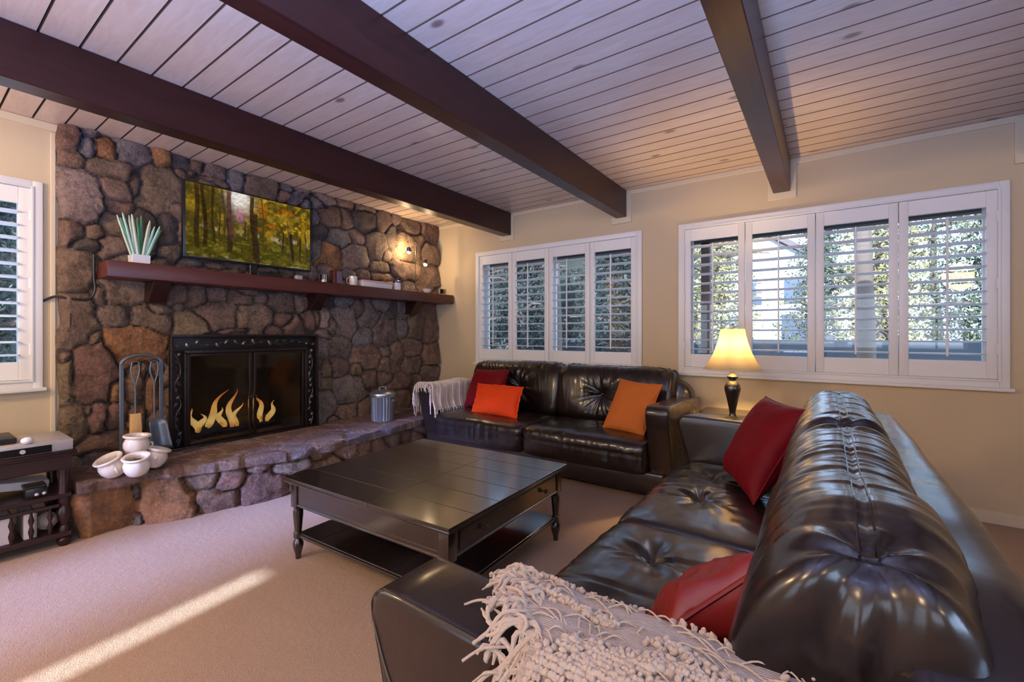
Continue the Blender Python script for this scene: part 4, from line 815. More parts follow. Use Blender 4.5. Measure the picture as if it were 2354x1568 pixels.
# ------------------------------------------------------------------ sofas
SL = 2.53
def disp(P, N, d): return P+N*d[:, None]
def sofa(name, label, loc, rz, seat_buttons, back_buttons, seed):
    r = thing(name, label, 'sofa', loc, (0, 0, rz), group='dark brown leather sofas')
    L = M['leather']; LF = M['leather_flat']; inner0, inner1 = .172, SL-.172; mid = SL/2
    bm = BM(); box(bm, .05, SL-.05, .07, .98, .07, .235, .02, 3); obj('base', bm, LF, r)
    for a in (.10, SL-.10):
        for b in (.14, .92):
            bm = BM(); box(bm, a-.035, a+.035, b-.035, b+.035, 0, .075, .006, 2); obj('foot', bm, M['darkwood'], r)
    for k, x0 in ((0, 0), (1, SL-.17)):
        prof = [(.13, .085), (.985, .085), (1.0, .30), (1.0, .67), (.97, .70), (.6, .718), (.10, .731), (.035, .728), (.004, .706), (.0, .668), (.03, .56), (.075, .40), (.11, .22)]
        bm = BM(); prism(bm, prof, 'x', x0, x0+.17, .018, 4); a = obj('arm', bm, LF, r, sharp=60)
        bm = BM()
        for xx in (x0+.007, x0+.163): tube(bm, curve([(xx, y_+(.0 if y_ > .05 else .004), z_-(.006 if z_ > .60 else 0)) for y_, z_ in prof[5:]+[(.12, .10)]], 4), .003, 6)
        obj('piping', bm, LF, a)
        bm = BM(); xo = -.001 if k == 0 else SL+.001
        tube(bm, curve([(xo, .012, .66), (xo, .07, .55), (xo, .16, .46), (xo, .30, .40), (xo, .50, .385), (xo, .95, .38)], 6), .0022, 5); obj('panel_seam', bm, M['thread'], a)
    # back shell
    P, F, N = superbox(((SL-.10)/2, .115, .40), (120, 14, 30), 7.0)
    P = P+np.array([SL/2, .93, .475]); P[:, 1] += (P[:, 2]-.475)*.10-.02
    P = disp(P, N, .004*fbm(P*np.array([6, 6, 6]), 2, seed))
    npobj('back_frame', P, F, LF, r)
    # seat cushions
    for k in range(2):
        x0 = inner0 if k == 0 else mid; x1 = mid if k == 0 else inner1; cx = (x0+x1)/2; hw = (x1-x0)/2+.004
        P, F, N = superbox2((hw, .36, .135), (90, 70, 18), 14.0, 5.0)
        px, py = P[:, 0]+cx, P[:, 1]+.368
        top = np.clip(N[:, 2], 0, 1)
        d = .016*top*np.clip(1-(P[:, 0]/hw)**2, 0, 1)*np.clip(1-(P[:, 1]/.36)**2, 0, 1)
        for (bx, by) in seat_buttons:
            if not x0 < bx < x1: continue
            dx, dy = px-bx, py-by; rr_ = np.hypot(dx, dy); th = np.arctan2(dy, dx)
            d -= top*(.030*np.exp(-(rr_/.035)**1.3)+.012*np.exp(-(rr_/.13)**2))
            cr = radial(th, rr_, 3.2, seed+int(bx*50))
            d += top*.0085*cr*np.exp(-((rr_-.07)/.10)**2)*np.clip(rr_/.02, 0, 1)
        if seat_buttons:
            line = np.exp(-((px-cx)/.006)**2)*top*.004; d -= line if abs(sum(b[0] for b in seat_buttons if x0 < b[0] < x1)/max(1, len([b for b in seat_buttons if x0 < b[0] < x1]))-cx) < .25 else 0
        fr = np.clip(-N[:, 1], 0, 1)      # gathered front
        d += fr*.0035*vnoise(np.stack([px*42, py*0, P[:, 2]*7], 1), seed+1)
        d += .0035*fbm(np.stack([px*9, py*9, P[:, 2]*9], 1), 2, seed+4)
        d -= .006*np.exp(-((P[:, 2]-.03)/.006)**2)*(1-top)
        P = disp(P, N, d); P[:, 2] *= 1; P += np.array([cx, .368, .325])
        s = npobj('seat_cushion', P, F, L, r)
        for (bx, by) in seat_buttons:
            if x0 < bx < x1:
                bm = BM(); lathe(bm, [(.0, 0), (.011, .0), (.013, .004), (.008, .008), (0, .009)], (bx, by, .425), 16); obj('button', bm, L, s)
    # back cushions
    for k in range(2):
        x0 = inner0 if k == 0 else mid; x1 = mid if k == 0 else inner1; cx = (x0+x1)/2; hw = (x1-x0)/2+.006
        P, F, N = superbox2((hw, .158, .262), (170, 34, 44), 12.0, 2.9)
        f = np.clip(1-(np.abs(P[:, 0])/hw)**9, 0, 1)
        zn = P[:, 2]/.262; up = np.clip(N[:, 2], 0, 1); x_, y_, z_ = P.T
        d = .010*f*fbm(np.stack([x_*4+k*9, y_*4, z_*4], 1), 2, seed+7)
        # crosswise wrinkles gathered along the top seam
        wr = vnoise(np.stack([(x_+.06*np.sin(y_*9+z_*6))*38+k*50, y_*5.5, z_*5.5], 1), seed+11); wr2 = vnoise(np.stack([x_*62+k*50, y_*9, z_*9], 1), seed+12)
        amt = np.clip(.25+up*1.1, 0, 1)
        d += amt*(.0042*wr+.0022*wr2)*f
        d -= (.009*np.exp(-((y_+.003)/.008)**2)*up)*f
        fr = np.clip(-N[:, 1], 0, 1)
        for bx, bz in back_buttons:
            if not x0 < bx < x1: continue
            dx, dz = x_+cx-bx, z_+.69-bz; rr_ = np.hypot(dx, dz*1.0); th = np.arctan2(dz, dx)
            d -= fr*(.045*np.exp(-(rr_/.05)**1.4)+.02*np.exp(-(rr_/.16)**2))
            cr = radial(th, rr_, 4.0, seed+int(bx*50))
            d += fr*.017*cr*np.exp(-((rr_-.09)/.12)**2)*np.clip(rr_/.02, 0, 1)
        # pucker at each end of the top seam
        for e in (-1, 1):
            rr_ = np.sqrt((x_-e*(hw-.03))**2+(y_*1.0)**2+((z_-.22)*.8)**2); d -= .020*np.exp(-(rr_/.035)**2); d += .007*np.cos(np.arctan2(y_, x_-e*(hw-.05))*6)*np.exp(-((rr_-.07)/.05)**2)
        P = disp(P, N, d); P[:, 1] += P[:, 2]*.16
        P += np.array([cx, .793, .690])
        b = npobj('back_cushion', P, F, L, r)
        bm = BM(); pts = []
        for t_ in np.linspace(-hw*.90, hw*.90, 40): pts.append((cx+t_, .793+.262*.16-.003, 0))
        for off in (-.011, .011):
            sel = np.abs(P[:, 1]-(pts[0][1]+off)) < .016; sel &= P[:, 2] > .85; xs_ = P[sel, 0]; zs_ = P[sel, 2]
            tube(bm, [(p[0], p[1]+off, float(np.average(zs_, weights=np.exp(-((xs_-p[0])/.006)**2)+1e-9))+.0015) for p in pts], .0022, 5)
        obj('top_seam', bm, M['leather_flat'], b)
        for bx, bz in back_buttons:
            if x0 < bx < x1:
                bm = BM(); lathe(bm, [(.0, 0), (.011, .0), (.013, .004), (.008, .008), (0, .009)], (bx, .793-.158+.058+(bz-.69)*.16, bz), 16, Matrix.Rotation(R(90), 4, 'X')); obj('button', bm, L, b)
    return r
sofa('leather_sofa', 'dark brown leather sofa against the window wall, with orange cushions', (-3.43, 3.16, 0), 0, [], [(.80, .69), (1.73, .69)], 3)
# second sofa faces the fireplace; local x runs from its far arm towards the camera
sofa('leather_sofa', 'near dark leather sofa facing the fireplace, with a fringed throw on its arm', (-.782, 3.115, 0), R(-90), [(3.115-2.60, .28), (3.115-2.26, .285), (3.115-1.57, .28), (3.115-1.12, .28)], [], 21)

# ------------------------------------------------------------------ cushions: four corners (bl, br, tr, tl) and thickness
def pillow(name, label, corners, th, mat, group='loose cushions on the sofas', welt=None, rough=.006, seed=0, pinch=.06, flange=0):
    C_ = [np.array(c, float) for c in corners]; cen = sum(C_)/4
    U = (C_[1]-C_[0]+C_[2]-C_[3])/2; Vv = (C_[3]-C_[0]+C_[2]-C_[1])/2; nn = np.cross(U, Vv); nn /= np.linalg.norm(nn)
    n = 44; t_ = np.sin(np.linspace(-math.pi/2, math.pi/2, n+1)); a, b = np.meshgrid(t_, t_, indexing='ij'); a, b = a.ravel(), b.ravel()
    def surf(sgn):
        prof = np.clip((1-np.abs(a)**3.2), 0, 1)**.55*np.clip((1-np.abs(b)**3.2), 0, 1)**.55
        ed = 1-pinch*(1-np.abs(a)**2)*np.abs(b)**8; ed2 = 1-pinch*(1-np.abs(b)**2)*np.abs(a)**8
        A_, B_ = a*ed2, b*ed
        w0, w1, w2, w3 = (1-A_)*(1-B_)/4, (1+A_)*(1-B_)/4, (1+A_)*(1+B_)/4, (1-A_)*(1+B_)/4
        P = w0[:, None]*C_[0]+w1[:, None]*C_[1]+w2[:, None]*C_[2]+w3[:, None]*C_[3]-cen
        d = sgn*(th/2*prof)+rough*fbm(P*13, 3, seed)*prof**.3
        return P+nn*d[:, None]
    A, B = surf(1), surf(-1); ids = np.arange((n+1)**2).reshape(n+1, n+1); F1 = np.stack([ids[:-1, :-1], ids[1:, :-1], ids[1:, 1:], ids[:-1, 1:]], -1).reshape(-1, 4)
    me_V = np.vstack([A, B]); F = np.vstack([F1, F1[:, ::-1]+(n+1)**2])
    r = thing(name, label, 'cushion', tuple(cen), group=group)
    me = bpy.data.meshes.new('cover'); me.from_pydata(me_V.tolist(), [], F.tolist()); bm = BM(); bm.from_mesh(me); bpy.data.meshes.remove(me)
    bmesh.ops.remove_doubles(bm, verts=bm.verts, dist=.0004); bmesh.ops.recalc_face_normals(bm, faces=bm.faces)
    obj('cover', bm, mat, r, sharp=None)
    edge = [ids[i, 0] for i in range(n+1)]+[ids[n, i] for i in range(1, n+1)]+[ids[n-i, n] for i in range(1, n+1)]+[ids[0, n-i] for i in range(1, n)]
    mid = (A+B)/2; pts = [tuple(mid[e]) for e in edge]; pts.append(pts[0])
    bm = BM(); tube(bm, pts, welt or .004, 6, cap=False); obj('piping', bm, mat, r)
    if flange:
        V = []; F = []; m_ = len(pts)-1
        for k in range(m_):
            p = np.array(pts[k]); o_ = p/np.linalg.norm(p)*flange*(1+.12*math.sin(k*1.3)); V += [tuple(p-nn*.002), tuple(p+o_+nn*.004*math.sin(k*.9))]
        for k in range(m_): q_ = (k+1) % m_; F.append((2*k, 2*q_, 2*q_+1, 2*k+1))
        o = npobj('flange', V, F, mat, r); md = o.modifiers.new('s', 'SOLIDIFY'); md.thickness = .003
    return r
pillow('throw_cushion', 'dark red velvet cushion at the left end of the far sofa, behind a bright one', [(-3.20, 3.62, .475), (-2.70, 3.56, .47), (-2.68, 3.74, .88), (-3.19, 3.82, .86)], .17, M['red'], seed=1)
pillow('lumbar_cushion', 'bright orange-red velvet rectangular cushion with flanged edge on the far sofa', [(-2.90, 3.40, .462), (-2.36, 3.39, .458), (-2.375, 3.52, .735), (-2.92, 3.53, .735)], .13, M['orange_red'], seed=2, flange=.02)
pillow('throw_cushion', 'plain burnt orange square cushion tilted against the right arm of the far sofa', [(-1.53, 3.46, .46), (-1.16, 3.40, .45), (-1.08, 3.62, .84), (-1.46, 3.70, .86)], .14, M['orange'], seed=3)
pillow('throw_cushion', 'large dark red velvet cushion at the far end of the near sofa', [(-.47, 2.70, .50), (-.27, 2.28, .475), (-.05, 2.44, .90), (-.27, 2.76, .91)], .17, M['red'], seed=4)
pillow('throw_cushion', 'small red satin cushion by the near arm of the near sofa, half behind the throw', [(-.40, 1.22, .475), (-.14, 1.36, .52), (-.085, 1.10, .775), (-.28, .98, .61)], .15, M['satin_red'], seed=5, rough=.012, welt=.006)

# ------------------------------------------------------------------ throws
def drape(profile, x0, x1, nx, ns, bulge, seed, yfun=None):
    """profile: (across, z) polyline; returns verts grid (x along, across, z)"""
    pr = np.array([tuple(p)[0:3] for p in curve([(p[0], p[1], 0) for p in profile], 10)])[:, :2]
    sl = np.concatenate([[0], np.cumsum(np.hypot(*np.diff(pr, axis=0).T))]); s = np.linspace(0, sl[-1], ns)
    yy, zz = np.interp(s, sl, pr[:, 0]), np.interp(s, sl, pr[:, 1])
    ty, tz = np.gradient(yy), np.gradient(zz); L = np.hypot(ty, tz); ny, nz = -tz/L, ty/L
    if nz.sum() < 0: ny, nz = -ny, -nz
    xs = np.linspace(x0, x1, nx); X, S_ = np.meshgrid(xs, s, indexing='ij')
    d = bulge*(fbm(np.stack([X.ravel()*7, S_.ravel()*7, X.ravel()*0], 1), 3, seed)).reshape(X.shape)
    Y = yy[None]+ny[None]*d; Z = zz[None]+nz[None]*d
    return X, S_, Y, Z, np.broadcast_to(ny, X.shape), np.broadcast_to(nz, X.shape)
th = thing('fringed_throw', 'chunky cream wool throw with long fringe over the near sofa arm', 'throw blanket', (-.2, .68, .7), group='throws over the sofa arms')
O = np.array([-.2, .68, .7])
prof = [(.835, .50), (.815, .62), (.812, .70), (.790, .738), (.74, .752), (.66, .756), (.60, .748), (.565, .725), (.545, .66), (.53, .55), (.52, .42), (.52, .30)]
X, S_, Y, Z, NY, NZ = drape(prof, -.60, .30, 150, 120, .006, 5)
# left edge runs obliquely
sh_ = (S_/S_.max()); xl_ = np.interp(S_, [0, .2, .25, .45, .6, .9], [-.545, -.535, -.51, -.39, -.345, -.31])+.008*np.sin(S_*60); X = xl_+(X+.60)/.90*(.30-xl_)
V = np.stack([X.ravel(), Y.ravel(), Z.ravel()], 1)-O; ids = np.arange(V.shape[0]).reshape(X.shape)
F = np.stack([ids[:-1, :-1], ids[:-1, 1:], ids[1:, 1:], ids[1:, :-1]], -1).reshape(-1, 4)
c_ = npobj('cloth', V, F, M['weave'], th); md = c_.modifiers.new('s', 'SOLIDIFY'); md.thickness = .007; md.offset = 1
# boucle tufts in bands
_ib = BM(); bmesh.ops.create_icosphere(_ib, subdivisions=2, radius=1); IV = np.array([v__.co[:] for v__ in _ib.verts]); IF = [[v__.index for v__ in f.verts] for f in _ib.faces]; _ib.free(); IF = np.array(IF)
q = np.random.default_rng(11); VV = []; FF = []; n_ = 0
Smax = S_.max(); bands = [(.232, .010, .9), (.262, .006, .4), (.33, .012, .9), (.405, .018, 1.1), (.465, .022, 1.3), (.53, .022, 1.3), (.60, .022, 1.2), (.67, .02, 1.0)]
ysl = np.array([S_[0]]); 
for (s0, hw_, dens) in bands:
    cnt = int(1350*dens*hw_/.02)
    for _ in range(cnt):
        i = q.integers(4, X.shape[0]-1); s = s0+q.normal(0, hw_*.55)+.02*math.sin(X[i, 0]*9+s0*30)
        j = int(np.clip(s/Smax*(X.shape[1]-1), 0, X.shape[1]-1))
        if vnoise(np.array([[X[i, j]*16, s*30, s0*10]]), 3)[0] < -.30: continue
        p = np.array([X[i, j]+q.uniform(-.003, .003), Y[i, j], Z[i, j]])+np.array([0, NY[i, j], NZ[i, j]])*q.uniform(.007, .014)
        sc = np.array([q.uniform(.0045, .0085), q.uniform(.0034, .006), q.uniform(.0034, .006)])
        a = q.uniform(0, 3.14); Rm = np.array(Euler((a, q.uniform(0, 3), a*2)).to_matrix())
        w_ = IV*(1+.14*vnoise(IV*2.1+n_*1.7, 2))[:, None]
        VV.append((w_*sc)@Rm.T+p-O); FF.append(IF+n_*len(IV)); n_ += 1
o = npobj('boucle_loops', np.vstack(VV), np.vstack(FF), M['wool'], th); o['kind'] = 'stuff'
# loose curly yarn loops between the tufts
bm = BM(); qr = random.Random(12)
def surfpt(i, j, h): return Vector((X[i, j], Y[i, j]+NY[i, j]*h, Z[i, j]+NZ[i, j]*h))-Vector(O)
for _ in range(420):
    i = qr.randrange(2, X.shape[0]-8); j = qr.randrange(int(.20/Smax*120), 110); dj = qr.choice((-3, -2, 2, 3)); di = qr.randrange(1, 6)
    try: pts = [surfpt(i, j, .006), surfpt(min(149, i+di), j+dj//2, .014), surfpt(min(149, i+di*2 if i+di*2 < 149 else 149), j+dj, .007)]
    except IndexError: continue
    tube(bm, curve(pts, 3), .0016, 4)
o = obj('loose_yarn', bm, M['wool'], th); o['kind'] = 'stuff'
# fringe at the left end: thick soft strands that fan out and hang
bm = BM()
for k in range(118):
    s = .205+.42*k/118+qr.uniform(-.004, .004); j = int(np.clip(s/Smax*119, 0, 119)); p0 = surfpt(2, j, .004)
    top_ = Y[2, j] > .575; L_ = qr.uniform(.055, .095) if top_ else qr.uniform(.13, .24); dirv = Vector((-1, qr.uniform(-.95, -.25), 0)).normalized()
    pts = [p0+Vector((.012, 0, .0))]; v0 = p0.copy(); z_ = p0.z
    for m_ in range(1, 9):
        t_ = m_/8; 
        if top_:
            p = p0+dirv*L_*t_+Vector((.012*math.sin(t_*7+k), .016*math.sin(t_*5+k*1.7), .012*math.sin(t_*3.1)+.006*math.sin(t_*8+k*2)))
            yw = p.y+O[1]
            if yw < .60: p.z = p0.z-(.60-yw)*1.6; p.y = max(p.y, .555-O[1])
            p.z = max(p.z, .722-O[2]) if yw > .61 else p.z
        else:
            p = p0+Vector((-.035*t_-.02*math.sin(k*1.9)*t_, -.010*math.sin(t_*4+k), -L_*t_))
        pts.append(p)
    r0 = qr.uniform(.0032, .0056); cp_ = curve(pts, 3); tube(bm, cp_, [r0*(.75+.35*math.sin(i_*.9+k)**2)*(1 if i_ < len(cp_)-2 else .5) for i_ in range(len(cp_))], 6)
o = obj('fringe', bm, M['wool'], th); o['kind'] = 'stuff'
for (sx, sy, sz, ex) in ((-.46, .66, .756, (-.57, .645, .728)), (-.43, .59, .735, (-.50, .56, .70)), (-.42, .57, .71, (-.48, .560, .67))):
    bm = BM(); a = Vector((sx, sy, sz))-Vector(O); b = Vector(ex)-Vector(O); tube(bm, curve([a, a.lerp(b, .4)+Vector((0, -.010, .014)), a.lerp(b, .8)+Vector((0, .010, .004)), b], 6), .0024, 6); obj('stray_strand', bm, M['wool'], th)

t2 = thing('fringed_throw', 'ivory woven throw draped over the left arm of the far sofa', 'throw blanket', (-3.34, 3.5, .72), group='throws over the sofa arms')
O2 = np.array([-3.34, 3.5, .72])
prof2 = [(-3.485, .50), (-3.478, .60), (-3.462, .69), (-3.42, .738), (-3.34, .748), (-3.27, .742), (-3.235, .715), (-3.228, .65), (-3.222, .56), (-3.20, .48)]
X2, S2, Y2, Z2, NY2, NZ2 = drape([(-p[0], p[1]) for p in prof2][::-1], 3.165, 3.83, 70, 90, .010, 9)
fall = .10*np.sin(X2*23)*0; XX = -Y2; V = np.stack([XX.ravel(), X2.ravel(), Z2.ravel()], 1)-O2
rip = (.0035*np.sin(X2*190+2*np.sin(S2*12))+.004*np.sin(X2*60)).ravel(); V[:, 0] -= NY2.ravel()*rip; V[:, 2] += NZ2.ravel()*rip*.4
ids = np.arange(V.shape[0]).reshape(X2.shape); F = np.stack([ids[:-1, :-1], ids[:-1, 1:], ids[1:, 1:], ids[1:, :-1]], -1).reshape(-1, 4)
c_ = npobj('cloth', V, F, M['wool2'], t2); md = c_.modifiers.new('s', 'SOLIDIFY'); md.thickness = .012; md.offset = 0
bm = BM(); G = V.reshape(X2.shape+(3,))
for side in (0, -1):
    for k in range(46):
        i = int(k/46*69); p0 = Vector(G[i, side]); L_ = qr.uniform(.05, .11)
        tube(bm, curve([p0+Vector((0, 0, .02)), p0+Vector((.004*math.sin(k), .006*math.cos(k*2), -L_*.5)), p0+Vector((.006*math.sin(k*3), .008*math.cos(k), -L_))], 3), .004, 5)
for k in range(40):   # strands over the arm front
    j = int(12+k/40*64); p0 = Vector(G[0, j]); up_ = Z2[0, j] > .70; L_ = qr.uniform(.05, .13)*(1.0 if not up_ else .8)
    tube(bm, curve([p0+Vector((0, .03, .0)), p0+Vector((0, -.012, .0)), p0+Vector((.004*math.sin(k), -.028, -L_*.5)), p0+Vector((.006*math.sin(k*3), -.026, -L_))], 3), .0045, 5)
o = obj('fringe', bm, M['wool2'], t2); o['kind'] = 'stuff'

# ------------------------------------------------------------------ outdoors
GZ = -.35
bm = BM(); box(bm, -30, 30, YF+.2, 60, GZ-.1, GZ)
o = obj('ground', bm, simple('pale_concrete', (.48, .48, .47), .9, 1.2, .1, .2, 8)); o['kind'] = 'structure'
bm = BM(); box(bm, -5.2, 4.2, YF+.16, YF+.46, 2.36, 2.44); box(bm, -5.2, 4.2, YF+.36, YF+.42, 2.13, 2.5, .01, 1)
po = thing('porch_roof', 'dark brown porch roof edge outside above the windows', 'porch roof'); obj('soffit', bm, simple('dark_brown_paint', (.05, .035, .028), .7), po)
for k in range(5):
    bm = BM(); xx = -4.3+k*2.0; box(bm, xx-.03, xx+.03, YF+.2, YF+.36, 2.27, 2.36, .004, 1); obj('rafter', bm, simple('rafter_brown%d' % k, (.04, .028, .022), .7), po)
bm = BM(); box(bm, -.04, .04, -.04, .04, GZ, 2.13, .006, 1); p_ = obj('porch_post', bm, simple('post_brown', (.045, .032, .026), .7)); p_.location = (-.955, YF+.39, 0); tag(p_, 'dark porch post seen through the left shutter of the wide window', 'post')
bark = simple('pine_bark', (.10, .065, .045), .9, 6, .4, .8, 20, stretch=(1, 1, .3))
fol = {k: simple('foliage_'+k, c, .6, 1.5, .5) for k, c in dict(dark=(.012, .016, .009), mid=(.065, .075, .032), gold=(.24, .195, .08)).items()}
qt = np.random.default_rng(5)
def tree(x, y, H, Rr, kind, label, n=11000, z0=.2, trunk=.12, leafsz=.042, group='trees outside the windows'):
    r = thing('tree', label, 'tree', (x, y, GZ), group=group)
    bm = BM(); tube(bm, [(0, 0, 0), (.05, .02, H*.3), (-.05, 0, H*.6), (0, 0, H*.95)], [trunk, trunk*.85, trunk*.6, trunk*.2], 10)
    for k in range(9):
        a = k*2.4; z_ = H*(.2+.07*k); tube(bm, [(0, 0, z_), (Rr*.45*math.cos(a), Rr*.45*math.sin(a), z_+.15), (Rr*.8*math.cos(a), Rr*.8*math.sin(a), z_+.12)], [trunk*.35, trunk*.2, .01], 5)
    obj('trunk', bm, bark, r)
    m = n//12; cl = np.stack([qt.normal(0, .42, m)*Rr, qt.normal(0, .42, m)*Rr, z0+qt.uniform(0, 1, m)*(H-z0)], 1)
    tp = 1-.65*((cl[:, 2]-z0)/(H-z0)); cl[:, 0] *= tp; cl[:, 1] *= tp
    c = np.repeat(cl, 12, axis=0)+qt.normal(0, .13, (m*12, 3))*Rr*.5
    a = qt.normal(0, 1, (len(c), 3)); a /= np.linalg.norm(a, axis=1)[:, None]; b = np.cross(a, qt.normal(0, 1, (len(c), 3))); b /= np.linalg.norm(b, axis=1)[:, None]
    s = leafsz*qt.uniform(.6, 1.4, (len(c), 1))
    V = np.stack([c-a*s, c+b*s*.4, c+a*s, c-b*s*.4], 1).reshape(-1, 3); F = np.arange(len(V)).reshape(-1, 4)
    npobj('foliage', V, F, fol[kind], r)
specs = [(-1.75, 9.0, 3.9, 1.2, 'gold', 'golden green tree seen through the first shutter of the wide window'), (.75, 9.6, 4.1, 1.1, 'gold', 'yellow-green tree at the middle of the wide window'),
         (2.1, 9.2, 4.0, 1.1, 'mid', 'mid green tree seen through the right shutter of the wide window'), (3.6, 10.4, 4.4, 1.3, 'gold', 'pale green tree beyond the right edge of the wide window'),
         (-.1, 12.5, 4.6, 1.0, 'mid', 'small pine right of the white house'), (-3.4, 8.2, 3.8, 1.1, 'dark', 'dark evergreen between the two far windows'), (-5.0, 7.4, 3.7, 1.1, 'dark', 'dark evergreen at the right of the narrow window'),
         (-6.6, 7.9, 3.8, 1.2, 'dark', 'dark evergreen at the middle of the narrow window'), (-8.4, 8.6, 4.0, 1.3, 'dark', 'dark evergreen at the left of the narrow window'), (-5.6, 11, 4.8, 1.6, 'dark', 'broad dark pine behind the nearer evergreens'), (-10.5, 11, 4.8, 1.8, 'mid', 'green pine far left beyond the narrow window'),
         (-3.1, 13.5, 5.2, 1.5, 'mid', 'green pine left of the white house'), (2.2, 15, 5.6, 2.2, 'mid', 'broad green tree behind the yellow-green one'), (5.6, 15, 5.6, 2.2, 'dark', 'dark pine far to the right behind the pale tree'),
         (-8.2, .6, 4.0, 1.3, 'dark', 'dark evergreen outside the left window'), (-8.6, -1.6, 4.0, 1.3, 'mid', 'green tree farther along outside the left window'), (-10.5, 2.6, 4.8, 1.6, 'dark', 'dark pine outside beyond the chimney')]
for s in specs: tree(*s)
for i, (x, y, lb) in enumerate(((.35, 6.6, 'bare tan trunk close outside the third shutter of the wide window'), (1.65, 7.4, 'slim grey trunk outside the right shutter of the wide window'), (-3.55, 6.2, 'dark trunk outside the right shutter of the narrow window'))):
    bm = BM(); tube(bm, [(0, 0, 0), (.03, 0, 1.5), (-.02, 0, 3.2), (.03, .02, 5)], [.10, .09, .08, .06], 12); o = obj('bare_tree', bm, bark); o.location = (x, y, GZ); tag(o, lb, 'tree trunk', 'bare trunks outside')
hs_ = thing('house', 'white gabled house across the street, seen through the second shutter', 'house', (-2.6, 24, GZ))
wh = simple('white_siding', (.30, .29, .28), .8); bm = BM(); prism(bm, [(-3.2, 0), (3.2, 0), (3.2, 4.2), (0, 6.4), (-3.2, 4.2)], 'y', 0, 6); obj('walls', bm, wh, hs_, smooth=False)
bm = BM(); prism(bm, [(-3.6, 3.95), (0, 6.45), (3.6, 3.95), (3.6, 4.2), (0, 6.75), (-3.6, 4.2)], 'y', -.4, 6.3); obj('roof', bm, simple('brown_roof', (.09, .06, .05), .8), hs_, smooth=False)
for (x, z, w_, h_) in ((-1.9, 3.0, .8, 1.1), (-.3, 3.0, .8, 1.1), (1.4, 3.0, .8, 1.1), (-1.2, .9, 1.6, 1.6), (1.6, .9, 1.4, 1.6)):
    bm = BM(); box(bm, x-w_/2, x+w_/2, -.05, .02, z, z+h_); obj('house_window', bm, simple('dark_pane', (.05, .06, .08), .2), hs_, smooth=False)
bm = BM(); box(bm, -9, 6, 0, .06, 0, 1.5)
for k in range(9): box(bm, -9+k*1.8, -8.9+k*1.8, -.05, 0, 0, 1.58)
o = obj('garden_fence', bm, simple('grey_fence_boards', (.03, .036, .042), .8, 3, .2)); o.location = (0, 8.3, GZ); tag(o, 'low grey board fence outside beyond the windows', 'fence')

# unseen boards added to block the sun; their gap leaves one strip
for i, (a, b) in enumerate(((-9, -1.69), (-1.56, 6))):
    bm = BM(); box(bm, a, b, 0, .06, GZ, 3.3)
    o = obj('privacy_fence', bm, simple('cedar_boards%d' % i, (.25, .16, .09), .8)); o.location = (0, -5.9, 0); tag(o, ['cedar privacy fence outside behind the room, left of the gap', 'cedar privacy fence outside behind the room, right of the gap'][i], 'fence')

def hedge(loc, size, label, kind='dark', n=9000):
    r = thing('hedge', label, 'hedge', loc); X_, Y_, Z_ = size
    bm = BM(); box(bm, -X_/2+.1, X_/2-.1, -Y_/2+.1, Y_/2-.1, 0, Z_-.12, .08, 2); obj('inner_branches', bm, simple('hedge_core_'+kind, (.012, .017, .009), .9, 3, .4), r)
    P = qt.uniform(-1, 1, (n, 3)); f = qt.integers(0, 3, n); sg = np.where(qt.random(n) < .5, -1, 1); P[np.arange(n), f] = sg*qt.uniform(.9, 1.04, n); P[:, 2] = P[:, 2]*.5+.5
    c = P*np.array([X_/2, Y_/2, Z_]); a = qt.normal(0, 1, (n, 3)); a /= np.linalg.norm(a, axis=1)[:, None]; b = np.cross(a, qt.normal(0, 1, (n, 3))); b /= np.linalg.norm(b, axis=1)[:, None]; s = .07*qt.uniform(.6, 1.4, (n, 1))
    V = np.stack([c-a*s, c+b*s*.4, c+a*s, c-b*s*.4], 1).reshape(-1, 3); npobj('foliage', V, np.arange(len(V)).reshape(-1, 4), fol[kind], r)
hedge((-7.6, 9.9, GZ), (8.6, .9, 4.1), 'tall dark clipped hedge behind the evergreens outside the narrow window')
hedge((-10.6, .2, GZ), (.9, 6.5, 4.2), 'tall dark hedge outside the left window')
hedge((5.2, 11.6, GZ), (5.0, .9, 3.9), 'green hedge outside past the right shutters', 'mid')
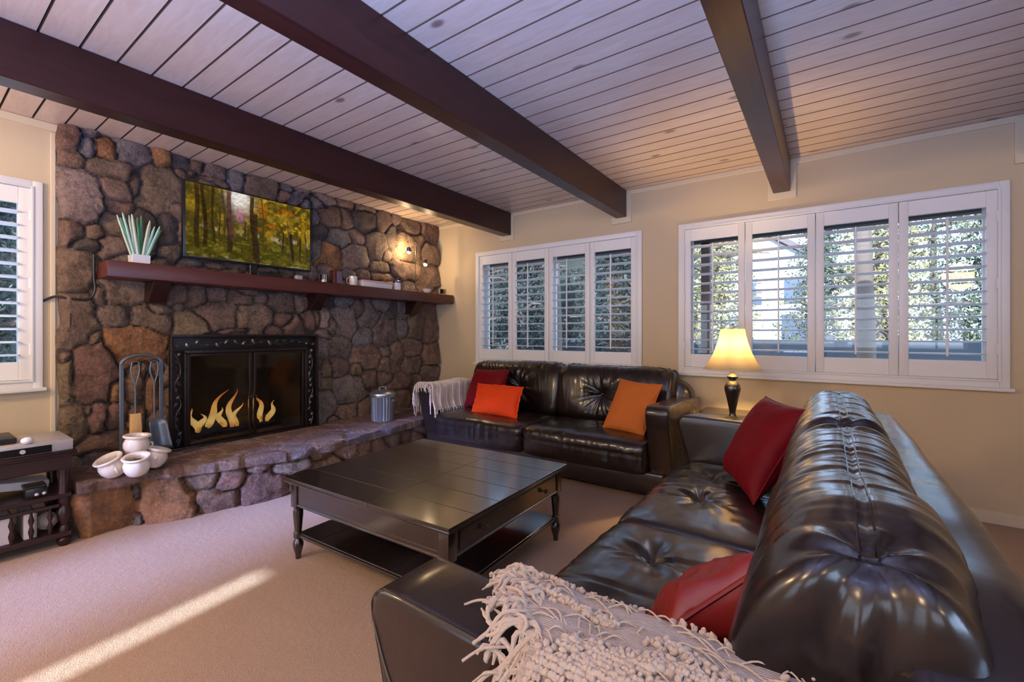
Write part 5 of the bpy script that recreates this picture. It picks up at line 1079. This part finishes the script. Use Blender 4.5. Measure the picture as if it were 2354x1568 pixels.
# ------------------------------------------------------------------ light
w = bpy.data.worlds.new('World'); scene.world = w; w.use_nodes = True; nt = w.node_tree; nt.nodes.clear()
sky = nt.nodes.new('ShaderNodeTexSky'); sky.sky_type = 'HOSEK_WILKIE'; sky.turbidity = 3.0; sky.ground_albedo = .4; sky.sun_direction = Vector((.15, -.85, .5)).normalized()
mixn = nt.nodes.new('ShaderNodeMix'); mixn.data_type = 'RGBA'; mixn.inputs[0].default_value = .7; mixn.inputs[7].default_value = (.40, .62, 1, 1)
bg = nt.nodes.new('ShaderNodeBackground'); bg.inputs[1].default_value = 9.0; wo = nt.nodes.new('ShaderNodeOutputWorld')
nt.links.new(sky.outputs[0], mixn.inputs[6]); nt.links.new(mixn.outputs[2], bg.inputs[0]); nt.links.new(bg.outputs[0], wo.inputs[0])
def area(name, loc, rot, sx, sy, e, c, spread=180):
    l = bpy.data.lights.new(name, 'AREA'); l.shape = 'RECTANGLE'; l.size = sx; l.size_y = sy; l.energy = e; l.color = c; l.spread = R(spread)
    o = bpy.data.objects.new(name, l); COL.objects.link(o); o.location = loc; o.rotation_euler = rot; return o
def point(name, loc, e, c, r=.04):
    l = bpy.data.lights.new(name, 'POINT'); l.energy = e; l.color = c; l.shadow_soft_size = r
    o = bpy.data.objects.new(name, l); COL.objects.link(o); o.location = loc; return o
DAY = (.62, .76, 1.0); WARM = (1, .70, .40)
# daylight at the glass door and windows behind the camera
area('door_daylight', (-2.80, YN-.3, 1.35), (R(90-14), 0, R(3)), .9, 1.6, 26, (.28, .42, 1.0), 9)
area('door_daylight_wide', (-2.5, YN-.25, 1.2), (R(96), 0, 0), 1.8, 2.0, 25, DAY, 150)
area('window_daylight', (1.0, YN-.25, 1.55), (R(90), 0, 0), 2.5, 1.2, 25, DAY, 150)
area('window_daylight_2', (XR+.25, -.7, 1.55), (R(90), 0, R(90)), 3.0, 1.2, 30, DAY, 150)
sun = bpy.data.lights.new('sun', 'SUN'); sun.energy = 16; sun.angle = R(.6); sun.color = (.72, .86, 1)
so = bpy.data.objects.new('sun', sun); COL.objects.link(so); so.rotation_euler = Vector((.11, -1.0, .435)).to_track_quat('Z', 'Y').to_euler()
# room lamps, plus an added uplight
area('torchiere_light', (-.35, -.5, .95), (R(180), 0, 0), .5, .5, 235, (.25, .42, 1.0), 180)  # unseen blue fill, added to brighten the ceiling from below
point('table_lamp_light', (-.567, 3.62, 1.165), 62, (1, .64, .22), .03)
point('accent_light', (-4.045, 3.535, 2.255), 10, (1, .70, .38), .012)
point('accent_light_2', (-3.93, 3.80, 2.06), 3, (1, .70, .38), .012)
for x_, y_, e_ in ((-1.0, -1.4, 75), (1.8, -1.6, 40), (-3.1, -1.1, 135)): point('ceiling_lamp_light', (x_, y_, 2.2), e_, WARM, .22)
vs = scene.view_settings; scene.display_settings.display_device = 'sRGB'
vs.view_transform = 'Standard'; vs.look = 'None'; vs.gamma = 1.0; vs.use_curve_mapping = False; vs.exposure = 0.08
